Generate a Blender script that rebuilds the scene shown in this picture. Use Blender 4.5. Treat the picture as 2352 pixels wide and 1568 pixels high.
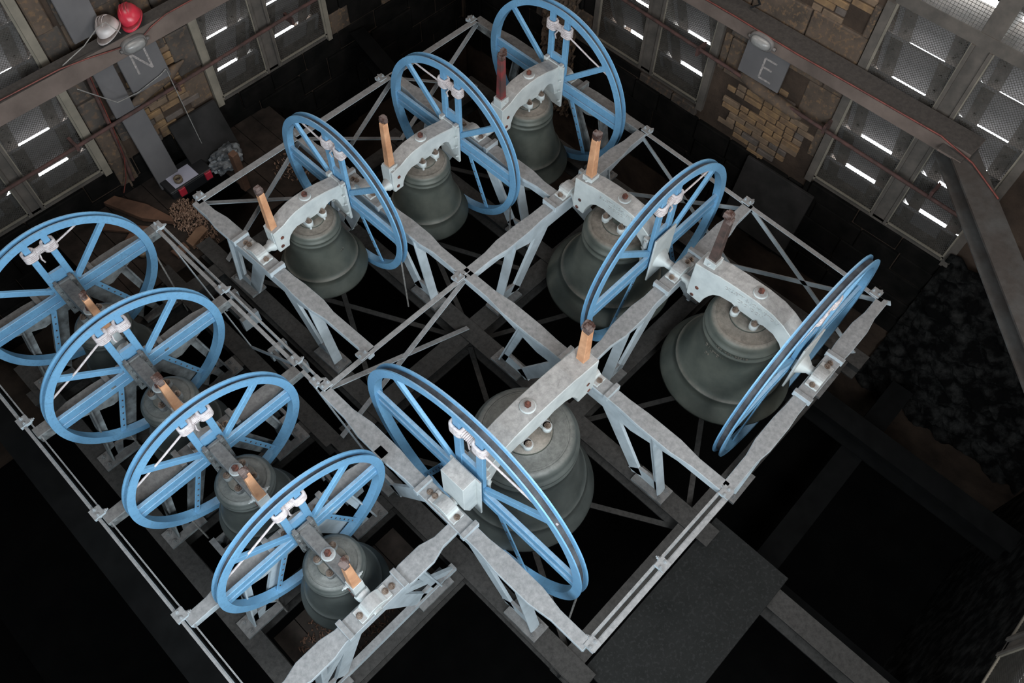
import bpy, bmesh, math, random
from mathutils import Vector, Matrix
PI = math.pi
random.seed(7)
SC = bpy.context.scene
for o in list(bpy.data.objects): bpy.data.objects.remove(o)
C = SC.collection

# ------------------------------------------------------------------ camera
def camrot(p, y, r):
    return Matrix.Rotation(math.radians(y), 3, 'Z') @ Matrix.Rotation(math.radians(p), 3, 'X') @ Matrix.Rotation(math.radians(r), 3, 'Z')
CAM_R = camrot(30.78, -47.76, 2.14)
cd = bpy.data.cameras.new('camera'); cam = bpy.data.objects.new('camera', cd); C.objects.link(cam)
cam.matrix_world = Matrix.Translation((0, 0, 6)) @ CAM_R.to_4x4()
cd.sensor_width = 36; cd.lens = 1917.4 / 2352 * 36; cd.clip_start = .05; cd.clip_end = 200
SC.camera = cam

# ------------------------------------------------------------------ world, lights, exposure
w = bpy.data.worlds.new('world'); SC.world = w; w.use_nodes = True
bg = w.node_tree.nodes['Background']; bg.inputs[0].default_value = (.90, .96, 1, 1); bg.inputs[1].default_value = 15.0
SC.view_settings.view_transform = 'Standard'; SC.view_settings.look = 'None'
SC.view_settings.gamma = 1; SC.view_settings.use_curve_mapping = False
SC.view_settings.exposure = 0.0
def area(name, loc, aim, sx, sy, power, col):
    l = bpy.data.lights.new(name, 'AREA'); l.shape = 'RECTANGLE'; l.size = sx; l.size_y = sy; l.energy = power; l.color = col
    o = bpy.data.objects.new(name, l); C.objects.link(o); o.location = loc
    d = Vector(aim) - Vector(loc); o.rotation_euler = d.to_track_quat('-Z', 'Y').to_euler()
    return o
# daylight through the louvred windows of the two walls behind the camera (south and west), and the high lights
area('south_window_daylight', (0.6, -1.75, 3.6), (1.4, 4, 0.0), 2.2, 3.0, 520, (.86, .95, 1))
area('west_window_daylight', (-2.2, 1.2, 3.2), (3, 3.0, 0.0), 2.6, 2.6, 330, (.80, .92, 1))
area('south_east_window_daylight', (3.8, -1.75, 3.0), (3.6, 4, 0.0), 1.8, 2.4, 90, (1, .95, .9))
area('north_window_daylight', (2.2, 7.1, 4.6), (2.4, 2.5, -1), 3.2, 1.6, 110, (1, .93, .86))
area('east_window_daylight', (6.6, 2.6, 4.4), (2, 3.0, -1), 3.2, 1.6, 110, (1, .93, .86))

# ------------------------------------------------------------------ materials
def nodes(name):
    m = bpy.data.materials.new(name); m.use_nodes = True
    nt = m.node_tree; b = nt.nodes['Principled BSDF']
    return m, nt, b
def noise(nt, scale, detail=6, rough=.6, coord='Object'):
    tc = nt.nodes.new('ShaderNodeTexCoord'); n = nt.nodes.new('ShaderNodeTexNoise')
    n.inputs['Scale'].default_value = scale; n.inputs['Detail'].default_value = detail; n.inputs['Roughness'].default_value = rough
    nt.links.new(tc.outputs[coord], n.inputs['Vector']); return n.outputs['Fac']
def ramp(nt, fac, stops):
    r = nt.nodes.new('ShaderNodeValToRGB'); e = r.color_ramp.elements
    e[0].position = stops[0][0]; e[0].color = (*stops[0][1], 1); e[1].position = stops[-1][0]; e[1].color = (*stops[-1][1], 1)
    for p, c in stops[1:-1]:
        x = e.new(p); x.color = (*c, 1)
    nt.links.new(fac, r.inputs[0]); return r.outputs[0]
def mix(nt, fac, a, b, mode='MIX'):
    m = nt.nodes.new('ShaderNodeMix'); m.data_type = 'RGBA'; m.blend_type = mode
    for i, v in ((0, fac), (6, a), (7, b)):
        if hasattr(v, 'is_linked') or hasattr(v, 'links'): nt.links.new(v, m.inputs[i])
        else: m.inputs[i].default_value = v if i == 0 else (*v, 1)
    return m.outputs[2]
def math_(nt, op, a, b=0.0):
    m = nt.nodes.new('ShaderNodeMath'); m.operation = op; m.use_clamp = True
    for i, v in ((0, a), (1, b)):
        if hasattr(v, 'links'): nt.links.new(v, m.inputs[i])
        else: m.inputs[i].default_value = v
    return m.outputs[0]
def upness(nt, lo, hi):
    g = nt.nodes.new('ShaderNodeNewGeometry'); s = nt.nodes.new('ShaderNodeSeparateXYZ')
    nt.links.new(g.outputs['Normal'], s.inputs[0])
    mr = nt.nodes.new('ShaderNodeMapRange'); mr.inputs[1].default_value = lo; mr.inputs[2].default_value = hi
    nt.links.new(s.outputs[2], mr.inputs[0]); return mr.outputs[0]
def bump(nt, b, fac, dist=.003, st=.5):
    n = nt.nodes.new('ShaderNodeBump'); n.inputs['Distance'].default_value = dist; n.inputs['Strength'].default_value = st
    nt.links.new(fac, n.inputs['Height']); nt.links.new(n.outputs[0], b.inputs['Normal'])
def mat(name, base, dark=None, scale=8, lo=.35, hi=.65, rough=.7, metal=0, dust=None, dust_lo=.55, dust_hi=.9, dust_amt=1.0, bd=.003, bs=.4, fine=None):
    m, nt, b = nodes(name)
    f = noise(nt, scale)
    col = ramp(nt, f, [(lo, dark or tuple(x * .7 for x in base)), (hi, base)])
    if fine:
        f2 = noise(nt, scale * 7, 3)
        col = mix(nt, ramp(nt, f2, [(.52, (0, 0, 0)), (.64, (1, 1, 1))]), col, fine)
    if dust:
        u = upness(nt, dust_lo, dust_hi)
        n3 = noise(nt, 22, 8, .75); d2 = ramp(nt, n3, [(.3, tuple(x * .55 for x in dust)), (.5, dust), (.72, tuple(min(1, x * 1.45) for x in dust))])
        u2 = math_(nt, 'MULTIPLY', u, dust_amt)
        col = mix(nt, u2, col, d2)
    nt.links.new(col, b.inputs['Base Color'])
    b.inputs['Roughness'].default_value = rough; b.inputs['Metallic'].default_value = metal
    bump(nt, b, noise(nt, scale * 5, 8, .7), bd, bs)
    return m
M = {}
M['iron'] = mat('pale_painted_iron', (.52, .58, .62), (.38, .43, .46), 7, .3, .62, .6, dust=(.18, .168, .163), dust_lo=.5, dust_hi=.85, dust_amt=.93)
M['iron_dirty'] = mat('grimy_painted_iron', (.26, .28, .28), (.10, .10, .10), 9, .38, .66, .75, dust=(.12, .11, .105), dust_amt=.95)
M['head'] = mat('pale_grey_cast_headstock', (.60, .63, .62), (.46, .49, .49), 6, .3, .6, .55, dust=(.26, .24, .23), dust_lo=.55, dust_hi=.9, dust_amt=.9)
M['joist'] = mat('shade_dark_steel_joist', (.036, .035, .034), (.012, .012, .012), 6, .35, .7, .85, dust=(.045, .041, .038), dust_amt=.8)  # steel kept dark so the cage bottom stays black; shade is in the colour
M['joist_dark'] = mat('shade_black_steel_joist', (.007, .007, .007), (.004, .004, .004), 5, .35, .7, .9)  # blacker copy of the joist steel, unlit depth painted into its colour
M['blue'] = mat('light_blue_gloss_paint', (.185, .40, .61), (.145, .33, .53), 5, .35, .65, .42, dust=(.23, .27, .32), dust_lo=.8, dust_hi=1.0, dust_amt=.55, fine=(.15, .32, .50))
M['groove'] = mat('dark_rope_groove', (.10, .10, .105), (.05, .05, .055), 6, .4, .6, .5)  # dark grey strip lining the rim groove
M['bronze'] = mat('dusty_green_bronze', (.118, .122, .102), (.062, .070, .060), 4, .32, .68, .52, .2, dust=(.20, .168, .14), dust_lo=.6, dust_hi=.95, dust_amt=.9)
M['bronze_grey'] = mat('grey_green_bronze', (.10, .108, .10), (.055, .062, .058), 4, .32, .68, .5, .2, dust=(.125, .122, .112), dust_lo=.6, dust_hi=.95, dust_amt=.85)
M['oak'] = mat('fresh_ash_stay', (.68, .36, .20), (.52, .25, .13), 12, .35, .65, .55)
M['oak_red'] = mat('worn_red_painted_stay', (.22, .035, .035), (.10, .05, .045), 12, .4, .6, .6)
M['oak_dark'] = mat('dark_stained_stay', (.10, .06, .05), (.05, .035, .03), 12, .4, .6, .6)
M['burnt'] = mat('charred_wood_end', (.055, .028, .022), (.16, .12, .11), 14, .45, .6, .9, bs=.8)
M['rust'] = mat('rusty_nut', (.17, .055, .035), (.06, .025, .02), 20, .4, .6, .8)
M['bolt'] = mat('greasy_steel_bolt', (.26, .20, .16), (.12, .08, .06), 18, .4, .6, .45, .4)
M['rope'] = mat('white_cotton_rope', (.66, .60, .60), (.50, .43, .43), 30, .4, .6, .85, bs=.8)
M['rope_old'] = mat('grey_rope', (.30, .28, .26), (.18, .17, .16), 30, .4, .6, .9)
M['wall'] = mat('sooty_brown_masonry', (.085, .058, .043), (.035, .026, .021), 2.2, .35, .68, .95, bd=.02, bs=.7)
M['wall_dark'] = mat('shade_black_masonry', (.0040, .0038, .0036), (.002, .002, .002), 3, .4, .75, 1, bd=.03, bs=.8)  # shade of the deep tower put into the colour as near-black
M['rubble'] = mat('rough_grey_rubble', (.045, .044, .042), (.004, .004, .004), 6, .45, .68, 1, bd=.05, bs=1)
M['stone_a'] = mat('brown_stone_block', (.125, .085, .060), (.055, .040, .030), 3, .35, .7, .95, bd=.01, bs=.6, fine=(.15, .092, .052))
M['stone_b'] = mat('grey_stone_block', (.085, .068, .056), (.038, .031, .027), 3, .35, .7, .95, bd=.01, bs=.6, fine=(.11, .072, .048))
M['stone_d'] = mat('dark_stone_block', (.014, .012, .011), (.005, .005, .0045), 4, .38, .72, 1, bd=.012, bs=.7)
M['brick_a'] = mat('yellow_stock_brick', (.25, .150, .072), (.13, .08, .048), 9, .35, .65, .95)
M['brick_b'] = mat('tawny_brick', (.19, .125, .08), (.11, .075, .05), 9, .35, .65, .95)
M['brick_c'] = mat('greyed_brick', (.13, .10, .085), (.075, .06, .05), 9, .35, .65, .95)
M['slate'] = mat('grey_slate', (.135, .125, .125), (.095, .088, .090), 2.5, .3, .7, .7, bs=.2)
M['slate_dark'] = mat('dark_slate', (.040, .036, .035), (.02, .019, .018), 3, .35, .7, .8, bs=.2)
M['louvre'] = mat('weathered_louvre_slab', (.20, .185, .18), (.13, .12, .118), 3, .3, .7, .7, bs=.2)
M['postl'] = mat('pale_timber_post', (.24, .205, .16), (.16, .14, .11), 6, .3, .7, .9)
M['post'] = mat('grimy_window_post', (.12, .10, .085), (.06, .052, .045), 6, .3, .7, .9)
M['mesh'] = mat('dull_wire_mesh', (.11, .10, .088), (.07, .064, .055), 20, .4, .6, .6, .3)
M['beam'] = mat('dusty_brown_girder', (.17, .125, .105), (.09, .066, .055), 3, .3, .7, .85, dust=(.045, .038, .034), dust_amt=1)
M['strut'] = mat('rust_streaked_girder', (.075, .073, .070), (.04, .030, .025), 4, .4, .62, .6, dust=(.05, .045, .042), dust_amt=.5)
M['pipe'] = mat('rusty_pipe', (.10, .045, .038), (.045, .026, .022), 12, .35, .65, .85)
M['cable'] = mat('red_cable', (.17, .04, .03), (.10, .025, .02), 12, .4, .6, .5)
M['chalk'] = mat('chalk_mark', (.38, .33, .31), (.22, .20, .19), 40, .4, .6, 1)
M['red'] = mat('red_plastic', (.60, .035, .065), (.50, .03, .05), 5, .3, .7, .3, dust=(.12, .05, .05), dust_lo=.75, dust_hi=1, dust_amt=.8)
M['white_pl'] = mat('dusty_white_plastic', (.60, .52, .50), (.5, .46, .45), 5, .3, .7, .4, dust=(.14, .11, .10), dust_lo=.45, dust_hi=.8, dust_amt=.9)
M['lampglass'] = mat('dusty_lamp_glass', (.26, .25, .24), (.20, .19, .18), 8, .3, .7, .25)
M['lampcase'] = mat('grey_lamp_casing', (.17, .15, .14), (.10, .09, .085), 8, .3, .7, .6)
M['black_pl'] = mat('black_plastic', (.02, .02, .022), (.014, .014, .015), 8, .3, .7, .5)
M['paper'] = mat('white_paper', (.52, .50, .60), (.46, .45, .54), 3, .3, .7, .8, bs=.05)
M['tape'] = mat('brown_tape', (.22, .16, .10), (.16, .12, .08), 8, .3, .7, .4)
M['bag'] = mat('crumpled_plastic_bag', (.22, .23, .24), (.05, .055, .06), 9, .4, .6, .35)
M['plank'] = mat('old_brown_plank', (.15, .075, .045), (.09, .045, .028), 7, .35, .65, .85)
M['plank_p'] = mat('pale_offcut', (.26, .15, .09), (.18, .10, .06), 7, .35, .65, .85)
M['shav'] = mat('wood_shavings', (.38, .24, .17), (.25, .15, .10), 30, .4, .6, .9)
M['deck'] = mat('dirty_deck_board', (.048, .036, .030), (.025, .02, .017), 6, .35, .65, .9)
M['plate'] = mat('shade_dark_steel_plate', (.0105, .0102, .0098), (.006, .006, .0055), 5, .3, .7, .8, fine=(.016, .0155, .015))  # colour darkened in place of light falling short of the tower bottom

for k_ in ('wall_dark', 'stone_d', 'joist_dark', 'plate', 'rubble', 'joist', 'wall', 'deck', 'slate_dark', 'burnt', 'groove'):
    M[k_].node_tree.nodes['Principled BSDF'].inputs['Specular IOR Level'].default_value = .08 if k_ != 'plate' else .2
# ------------------------------------------------------------------ mesh helpers
class MB:
    def __init__(s): s.v = []; s.f = []; s.sm = []
    def add(s, vs, fs, smooth=False):
        n = len(s.v); s.v += [tuple(p) for p in vs]; s.f += [tuple(i + n for i in f) for f in fs]; s.sm += [smooth] * len(fs); return s
    def prism(s, poly, n0, n1, O, U, V, N):          # polygon in (u, v), extruded along N from n0 to n1
        O, U, V, N = Vector(O), Vector(U), Vector(V), Vector(N); k = len(poly)
        vs = [O + U * a + V * b + N * n0 for a, b in poly] + [O + U * a + V * b + N * n1 for a, b in poly]
        fs = [tuple(range(k))[::-1], tuple(range(k, 2 * k))] + [(i, (i + 1) % k, k + (i + 1) % k, k + i) for i in range(k)]
        return s.add(vs, fs)
    def box(s, a, b):
        x0, y0, z0 = a; x1, y1, z1 = b
        return s.prism([(x0, y0), (x1, y0), (x1, y1), (x0, y1)], z0, z1, (0, 0, 0), (1, 0, 0), (0, 1, 0), (0, 0, 1))
    def bar(s, p, q, w, h, up=(0, 0, 1)):            # box bar between two points
        p, q = Vector(p), Vector(q); d = (q - p); L = d.length; d.normalize()
        U = d.cross(Vector(up)); U = U.normalized() if U.length > 1e-5 else Vector((1, 0, 0)); V = U.cross(d)
        return s.prism([(-w / 2, -h / 2), (w / 2, -h / 2), (w / 2, h / 2), (-w / 2, h / 2)], 0, L, p, U, V, d)
    def tube(s, pts, r, n=8, caps=True):
        pts = [Vector(p) for p in pts]; rings = []; ref = Vector((.13, .31, .94))
        for i, p in enumerate(pts):
            d = (pts[min(i + 1, len(pts) - 1)] - pts[max(i - 1, 0)]).normalized()
            U = d.cross(ref); U = U.normalized() if U.length > 1e-3 else d.cross(Vector((1, 0, 0))).normalized(); V = d.cross(U)
            rr = r[i] if isinstance(r, (list, tuple)) else r
            rings.append([p + (U * math.cos(2 * PI * k / n) + V * math.sin(2 * PI * k / n)) * rr for k in range(n)])
        vs = [v for R in rings for v in R]; fs = []
        for i in range(len(pts) - 1):
            fs += [(i * n + k, i * n + (k + 1) % n, (i + 1) * n + (k + 1) % n, (i + 1) * n + k) for k in range(n)]
        s.add(vs, fs, True)
        if caps: s.add(rings[0], [tuple(range(n))[::-1]]); s.add(rings[-1], [tuple(range(n))])
        return s
    def lathe(s, prof, n, O=(0, 0, 0), A=(0, 0, 1), closed=False, smooth=True, a0=0, a1=2 * PI):   # prof (radius, along axis)
        O, A = Vector(O), Vector(A).normalized(); U = A.orthogonal().normalized()
        if abs(A.x) > .9: U = Vector((0, 0, 1))
        V = A.cross(U); k = len(prof); vs = []
        for i in range(n):
            t = 2 * PI * i / n; d = U * math.cos(t) + V * math.sin(t)
            vs += [O + d * r + A * h for r, h in prof]
        fs = []
        for i in range(n):
            j = (i + 1) % n
            for q in range(k if closed else k - 1):
                q2 = (q + 1) % k; fs.append((i * k + q, j * k + q, j * k + q2, i * k + q2))
        return s.add(vs, fs, smooth)
    def build(s, name, m, parent=None, kind=None, label=None, bevel=0):
        me = bpy.data.meshes.new(name); me.from_pydata(s.v, [], s.f)
        for p, q in zip(me.polygons, s.sm): p.use_smooth = q
        bm = bmesh.new(); bm.from_mesh(me); bmesh.ops.recalc_face_normals(bm, faces=bm.faces)
        if bevel: bmesh.ops.bevel(bm, geom=[e for e in bm.edges if len(e.link_faces) == 2 and e.calc_face_angle(0) > .6], offset=bevel, segments=1, affect='EDGES')
        bm.to_mesh(me); bm.free()
        me.materials.append(M[m] if isinstance(m, str) else m)
        o = bpy.data.objects.new(name, me); C.objects.link(o)
        if parent: o.parent = parent
        if kind: o['kind'] = kind
        if label: o['label'] = label
        return o
def dupe(o, parent, loc, rotz=None, name=None):     # copy of a part, sharing mesh data
    c = o.copy(); C.objects.link(c); c.parent = parent; c.location = loc
    if rotz is not None: c.rotation_euler = (0, 0, rotz)
    return c
def tag(o, label, cat, group=None):
    o['label'] = label; o['category'] = cat
    if group: o['group'] = group
    return o
def thing(name, label, cat, loc=(0, 0, 0), rotz=0, group=None):
    o = bpy.data.objects.new(name, None); C.objects.link(o); o.location = loc; o.rotation_euler = (0, 0, rotz)
    o.empty_display_size = .1
    return tag(o, label, cat, group)
def nutmesh(m, p, ax, r=.02, h=.02, washer=True):
    if washer: m.lathe([(0, 0), (r * 1.5, 0), (r * 1.5, h * .3), (0, h * .3)], 10, p, ax, smooth=False)
    m.lathe([(r, h * .3), (r, h), (r * .5, h), (r * .5, h * 1.6), (0, h * 1.6)], 6, p, ax, smooth=False)

# ------------------------------------------------------------------ room shell
WX, EX, SY, NY = -2.4, 6.8, -2.0, 7.3
ZB, ZT = -4.0, 8.5
def wall_with_openings(name, axis, c, thick, a0, a1, opens, m, sign):
    # a wall slab at coordinate c, thickness away from the room, openings [(u0,u1,z0,z1)] sorted in u
    b = MB()
    def blk(u0, u1, z0, z1):
        if u1 - u0 < 1e-4 or z1 - z0 < 1e-4: return
        if axis == 'Y': b.box((u0, min(c, c + sign * thick), z0), (u1, max(c, c + sign * thick), z1))
        else: b.box((min(c, c + sign * thick), u0, z0), (max(c, c + sign * thick), u1, z1))
    u = a0
    for (u0, u1, z0, z1) in opens:
        blk(u, u0, ZB, ZT); blk(u0, u1, z1, ZT); u = u1
        # sill sloping down and outwards
        D = thick; pr = [(0, ZB), (0, z0), (.05, z0), (D, z0 - .95), (D, ZB)]
        if axis == 'Y': b.prism([(c + sign * d, z) for d, z in pr], u0, u1, (0, 0, 0), (0, 1, 0), (0, 0, 1), (1, 0, 0))
        else: b.prism([(c + sign * d, z) for d, z in pr], u0, u1, (0, 0, 0), (1, 0, 0), (0, 0, 1), (0, 1, 0))
    blk(u, a1, ZB, ZT)
    return b.build(name, m, kind='structure')
WZ0, WZ1 = -.80, 3.3
n_open = [(-.10, 1.44, WZ0, WZ1), (2.98, 4.50, WZ0, WZ1)]
e_open = [(.28, 1.84, WZ0, WZ1), (3.42, 4.96, WZ0, WZ1)]
wall_n = wall_with_openings('wall_north', 'Y', NY, .7, WX - .7, EX + .7, n_open, 'wall', 1)
wall_e = wall_with_openings('wall_east', 'X', EX, .7, SY - .7, NY, e_open, 'wall', 1)
wall_s = wall_with_openings('wall_south', 'Y', SY, .7, WX - .7, EX, [(2.98, 4.50, WZ0, WZ1)], 'rubble', -1)
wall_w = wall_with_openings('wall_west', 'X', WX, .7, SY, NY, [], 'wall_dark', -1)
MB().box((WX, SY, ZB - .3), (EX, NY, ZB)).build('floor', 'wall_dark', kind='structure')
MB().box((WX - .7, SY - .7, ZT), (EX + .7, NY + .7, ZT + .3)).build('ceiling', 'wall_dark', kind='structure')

# a local frame on each wall: u along the wall, d outwards through the wall, z up
class WF:
    def __init__(s, side): s.side = side
    def p(s, u, d, z):
        if s.side == 'N': return (u, NY + d, z)
        if s.side == 'E': return (EX + d, u, z)
        return (u, SY - d, z)
    def box(s, b, u0, u1, d0, d1, z0, z1):
        a, c = s.p(u0, d0, z0), s.p(u1, d1, z1)
        return b.box(tuple(min(x, y) for x, y in zip(a, c)), tuple(max(x, y) for x, y in zip(a, c)))
def window(num, side, cols, end_posts, mull, ztr=1.40, z0=WZ0, zt=WZ1, mesh=True, off=0):
    wf = WF(side); u0 = min(c[0] for c in cols); u1 = max(c[1] for c in cols)
    b = MB()
    wf.box(b, u0 - .02, u1 + .02, -.03, .34, ztr, ztr + .12); wf.box(b, u0 - .02, u1 + .02, -.02, .34, z0 - .03, z0 + .03)
    root = b.build('window_%d' % num, 'post', kind='structure')
    for (a, c) in mull:
        m = MB(); wf.box(m, a, c, -.02, .40, z0, zt); wf.box(m, a - .01, a + .02, -.045, -.02, z0, ztr); wf.box(m, c - .02, c + .01, -.045, -.02, z0, ztr)
        m.build('mullion', 'post', root)
    for (a, c) in end_posts:
        m = MB(); wf.box(m, a, c, -.05, .0, z0 - .05, ztr); m.build('side_post', 'postl' if side == 'N' else 'post', root)
    for (a, c) in cols:
        R1 = [-.95, -.50, -.07, .31, .69, 1.08, ztr + .03]; R2 = [ztr + .10, 1.82, 2.22, 2.62, 3.02, 3.42]
        for zi, zo in [(R1[k + 1] - .04, R1[k] - .145) for k in range(6)] + [(R2[k + 1] - .04, R2[k] + .17) for k in range(5)]:
            for part in range(1):
                m = MB()
                # the slab between two bracket strips; narrower at its lower edge so daylight shows past its corners
                pts = []
                L = c - a
                s_in, s_out = .0, .0
                def sl(u, t, n): # t 0 top .. 1 bottom, n thickness offset
                    return wf.p(u, .06 + .20 * t + n * .93, zi + (zo - zi) * t + n * .37)
                u_a, u_c = a + .02, c - .02
                ua2, uc2 = a + .18, c - .18
                PP = [(a, 0), (c, 0), (c, .97), (c - .05, 1.10), (uc2, 1.10), (uc2, 1), (ua2, 1), (ua2, 1.10), (a + .05, 1.10), (a, .97)]
                vs = [sl(u, t, 0) for u, t in PP]
                vs2 = [sl(u, t, .03) for u, t in PP]
                m.add(vs + vs2, [tuple(range(10)), tuple(range(10, 20))] + [(i, (i + 1) % 10, 10 + (i + 1) % 10, 10 + i) for i in range(10)])
                lv = m.build('louvre_slab', 'louvre', root)
                for q, ub in enumerate((a + .06, c - .18)):
                    m2 = MB(); v = [sl(ub, 0.0, -.012), sl(ub + .12, 0.0, -.012), sl(ub + .12, 1.10, -.012), sl(ub, 1.10, -.012)]
                    v2 = [sl(ub, 0.0, 0), sl(ub + .12, 0.0, 0), sl(ub + .12, 1.10, 0), sl(ub, 1.10, 0)]
                    m2.add(v + v2, [(0, 1, 2, 3), (4, 5, 6, 7)] + [(i, (i + 1) % 4, 4 + (i + 1) % 4, 4 + i) for i in range(4)])
                    for t in (.25, .72):
                        pc = sl(ub + .06, t, -.03); m2.lathe([(0, 0), (.014, 0), (.014, .02), (0, .02)], 6, pc, wf.p(0, 1, 0) if 0 else (Vector(wf.p(0, 1, 0)) - Vector(wf.p(0, 0, 0))), smooth=False)
                    m2.build('bracket_strip', 'post', lv)
        # wire mesh: crossing strands on a light frame
        m = MB(); H = ztr - z0; L = c - a; sp = .030; d = -.022
        for dirn in (1, -1):
            n = int((L + H) / sp) + 1
            for i in range(n):
                # line u - dirn*z = const clipped to the rectangle
                k = i * sp
                if dirn == 1: p0 = (max(0, k - H), min(H, k)); p1 = (min(L, k), max(0, k - L))
                else: p0 = (max(0, k - H), H - min(H, k)); p1 = (min(L, k), H - max(0, k - L))
                if abs(p0[0] - p1[0]) < .01: continue
                A, B = Vector(wf.p(a + p0[0], d, z0 + p0[1])), Vector(wf.p(a + p1[0], d, z0 + p1[1]))
                dr = (B - A).normalized(); N = Vector(wf.p(0, 1, 0)) - Vector(wf.p(0, 0, 0)); S = dr.cross(N).normalized(); r = .0021
                m.add([A + S * r, A - S * r, A + N * r * 1.6, B + S * r, B - S * r, B + N * r * 1.6], [(0, 1, 4, 3), (1, 2, 5, 4), (2, 0, 3, 5)])
        m.build('wire_mesh', 'mesh', root, kind='stuff')
        fr = MB()
        for (x0, x1) in ((a, a + .022), (c - .022, c)): wf.box(fr, x0, x1, -.034, -.018, z0, ztr)
        for zz in (z0 + .03,): wf.box(fr, a, c, -.034, -.018, zz, zz + .018)
        fr.build('mesh_frame', 'postl', root)
        # the lights above the transom: open tracery bars with mesh
        t = MB(); mid = (a + c) / 2
        for i in range(9):
            f = i / 8; 
            if i < 8:
                g = (i + 1) / 8
                for sgn in (1, -1):
                    A = (mid + sgn * (c - a) / 2 * math.cos(f * PI / 2.2), ztr + .75 + .8 * math.sin(f * PI / 2.2)); B = (mid + sgn * (c - a) / 2 * math.cos(g * PI / 2.2), ztr + .75 + .8 * math.sin(g * PI / 2.2))
                    t.bar(wf.p(A[0], .15, A[1]), wf.p(B[0], .15, B[1]), .10, .16)
        t.bar(wf.p(a, .12, ztr + .35), wf.p(mid, .12, ztr + .85), .07, .07); t.bar(wf.p(c, .12, ztr + .35), wf.p(mid, .12, ztr + .85), .07, .07)
        t.build('tracery_bar', 'post', root)
        m = MB()
        for i in range(int(L / .03)):
            u = a + i * .03; m.bar(wf.p(u, -.02, ztr + .12), wf.p(u, -.02, zt), .003, .003)
        for i in range(int((zt - ztr - .12) / .03)):
            zz = ztr + .12 + i * .03; m.bar(wf.p(a, -.02, zz), wf.p(c, -.02, zz), .003, .003)
        m.build('wire_mesh', 'mesh', root, kind='stuff')
    return root
window(1, 'N', [(-.10, .60), (.74, 1.44)], [(1.44, 1.52)], [(.60, .74)])
window(2, 'N', [(2.98, 3.62), (3.79, 4.50)], [(2.90, 2.98), (4.50, 4.56)], [(3.62, 3.79)])
window(3, 'E', [(3.42, 4.10), (4.28, 4.96)], [(3.34, 3.42), (4.96, 5.02)], [(4.10, 4.28)])
window(4, 'E', [(.28, .95), (1.12, 1.84)], [(1.84, 1.92), (.20, .28)], [(.95, 1.12)])
window(5, 'S', [(2.98, 3.62), (3.79, 4.50)], [(4.50, 4.58)], [(3.62, 3.79)])

# masonry laid on the walls: stone blocks and bricks, each its own piece
def block(wf, u0, u1, z0, z1, proud, m, parent, name='stone_block', bev=.012):
    b = MB(); j = .006; wf.box(b, u0 + j, u1 - j, -proud, .02, z0 + j, z1 - j)
    return b.build(name, m, parent, bevel=bev)
def courses(wf, parent, ua, ub, z0, z1, ch, lw, mats, skip=None, jit=.35):
    z = z0; row = 0
    while z < z1 - .05:
        h = min(ch * random.uniform(.85, 1.15), z1 - z); u = ua - (lw * .5 if row % 2 else 0)
        while u < ub - .02:
            L = lw * random.uniform(1 - jit, 1 + jit); a, b = max(u, ua), min(u + L, ub)
            if b - a > .06 and not (skip and skip((a + b) / 2, z + h / 2)):
                block(wf, a, b, z, z + h, random.uniform(.012, .05), random.choice(mats), parent)
            u += L
        z += h; row += 1
N_, E_ = WF('N'), WF('E')
def bricks(wf, parent, ua, ub, z0, z1, keep):
    row = 0; z = z0
    protos = {}
    while z < z1:
        u = ua - (.115 if row % 2 else 0)
        while u < ub:
            L = .215 if random.random() > .3 else .105
            if keep(u + L / 2, z + .035):
                m = random.choice(['brick_a', 'brick_a', 'brick_b', 'brick_b', 'brick_c'])
                b = MB(); pr = random.uniform(.012, .03); wf.box(b, u, u + L, -pr, .015, z, z + .066)
                b.build('brick', m, parent, bevel=.007)
            u += L + .012
        z += .078; row += 1
# north pier
bricks(N_, wall_n, 1.96, 2.62, -.92, .02, lambda u, z: (u - 2.3) ** 2 / .13 + (z + .45) ** 2 / .26 < 1 and random.random() > .08)
bricks(N_, wall_n, 2.30, 2.80, -.05, .30, lambda u, z: u > 2.42 and random.random() > .5)
bricks(N_, wall_n, 1.9, 2.6, .95, 1.5, lambda u, z: random.random() > .5)
courses(N_, wall_n, 1.53, 1.76, -1.2, 1.6, .42, .5, ['stone_a', 'stone_b'])
courses(N_, wall_n, 2.62, 2.90, -.7, 1.6, .48, .5, ['stone_a', 'stone_b'])
courses(N_, wall_n, 1.76, 2.62, -.9, 1.6, .36, .45, ['stone_a', 'stone_b'], skip=lambda u, z: (u - 2.3) ** 2 / .16 + (z + .45) ** 2 / .32 < 1)
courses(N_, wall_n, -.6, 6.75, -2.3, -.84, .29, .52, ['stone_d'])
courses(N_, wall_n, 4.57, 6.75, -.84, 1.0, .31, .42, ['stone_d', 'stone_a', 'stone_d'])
# east pier
bricks(E_, wall_e, 2.0, 3.2, -1.02, .12, lambda u, z: (u - 2.62) ** 2 / .30 + (z + .50) ** 2 / .26 < 1 and random.random() > .07)
bricks(E_, wall_e, 2.0, 2.9, .95, 1.7, lambda u, z: (u - 2.45) ** 2 / .14 + (z - 1.35) ** 2 / .2 < 1 and random.random() > .15)
courses(E_, wall_e, 1.93, 3.33, -1.0, 2.0, .40, .46, ['stone_a', 'stone_b', 'stone_a'], skip=lambda u, z: (u - 2.62) ** 2 / .36 + (z + .50) ** 2 / .32 < 1 or (u - 2.45) ** 2 / .18 + (z - 1.35) ** 2 / .26 < 1)
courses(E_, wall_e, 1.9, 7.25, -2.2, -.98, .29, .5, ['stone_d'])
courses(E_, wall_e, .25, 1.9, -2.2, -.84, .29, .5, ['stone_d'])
courses(E_, wall_e, 3.4, 7.25, -.98, -.84, .14, .5, ['stone_b', 'stone_d'])
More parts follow.
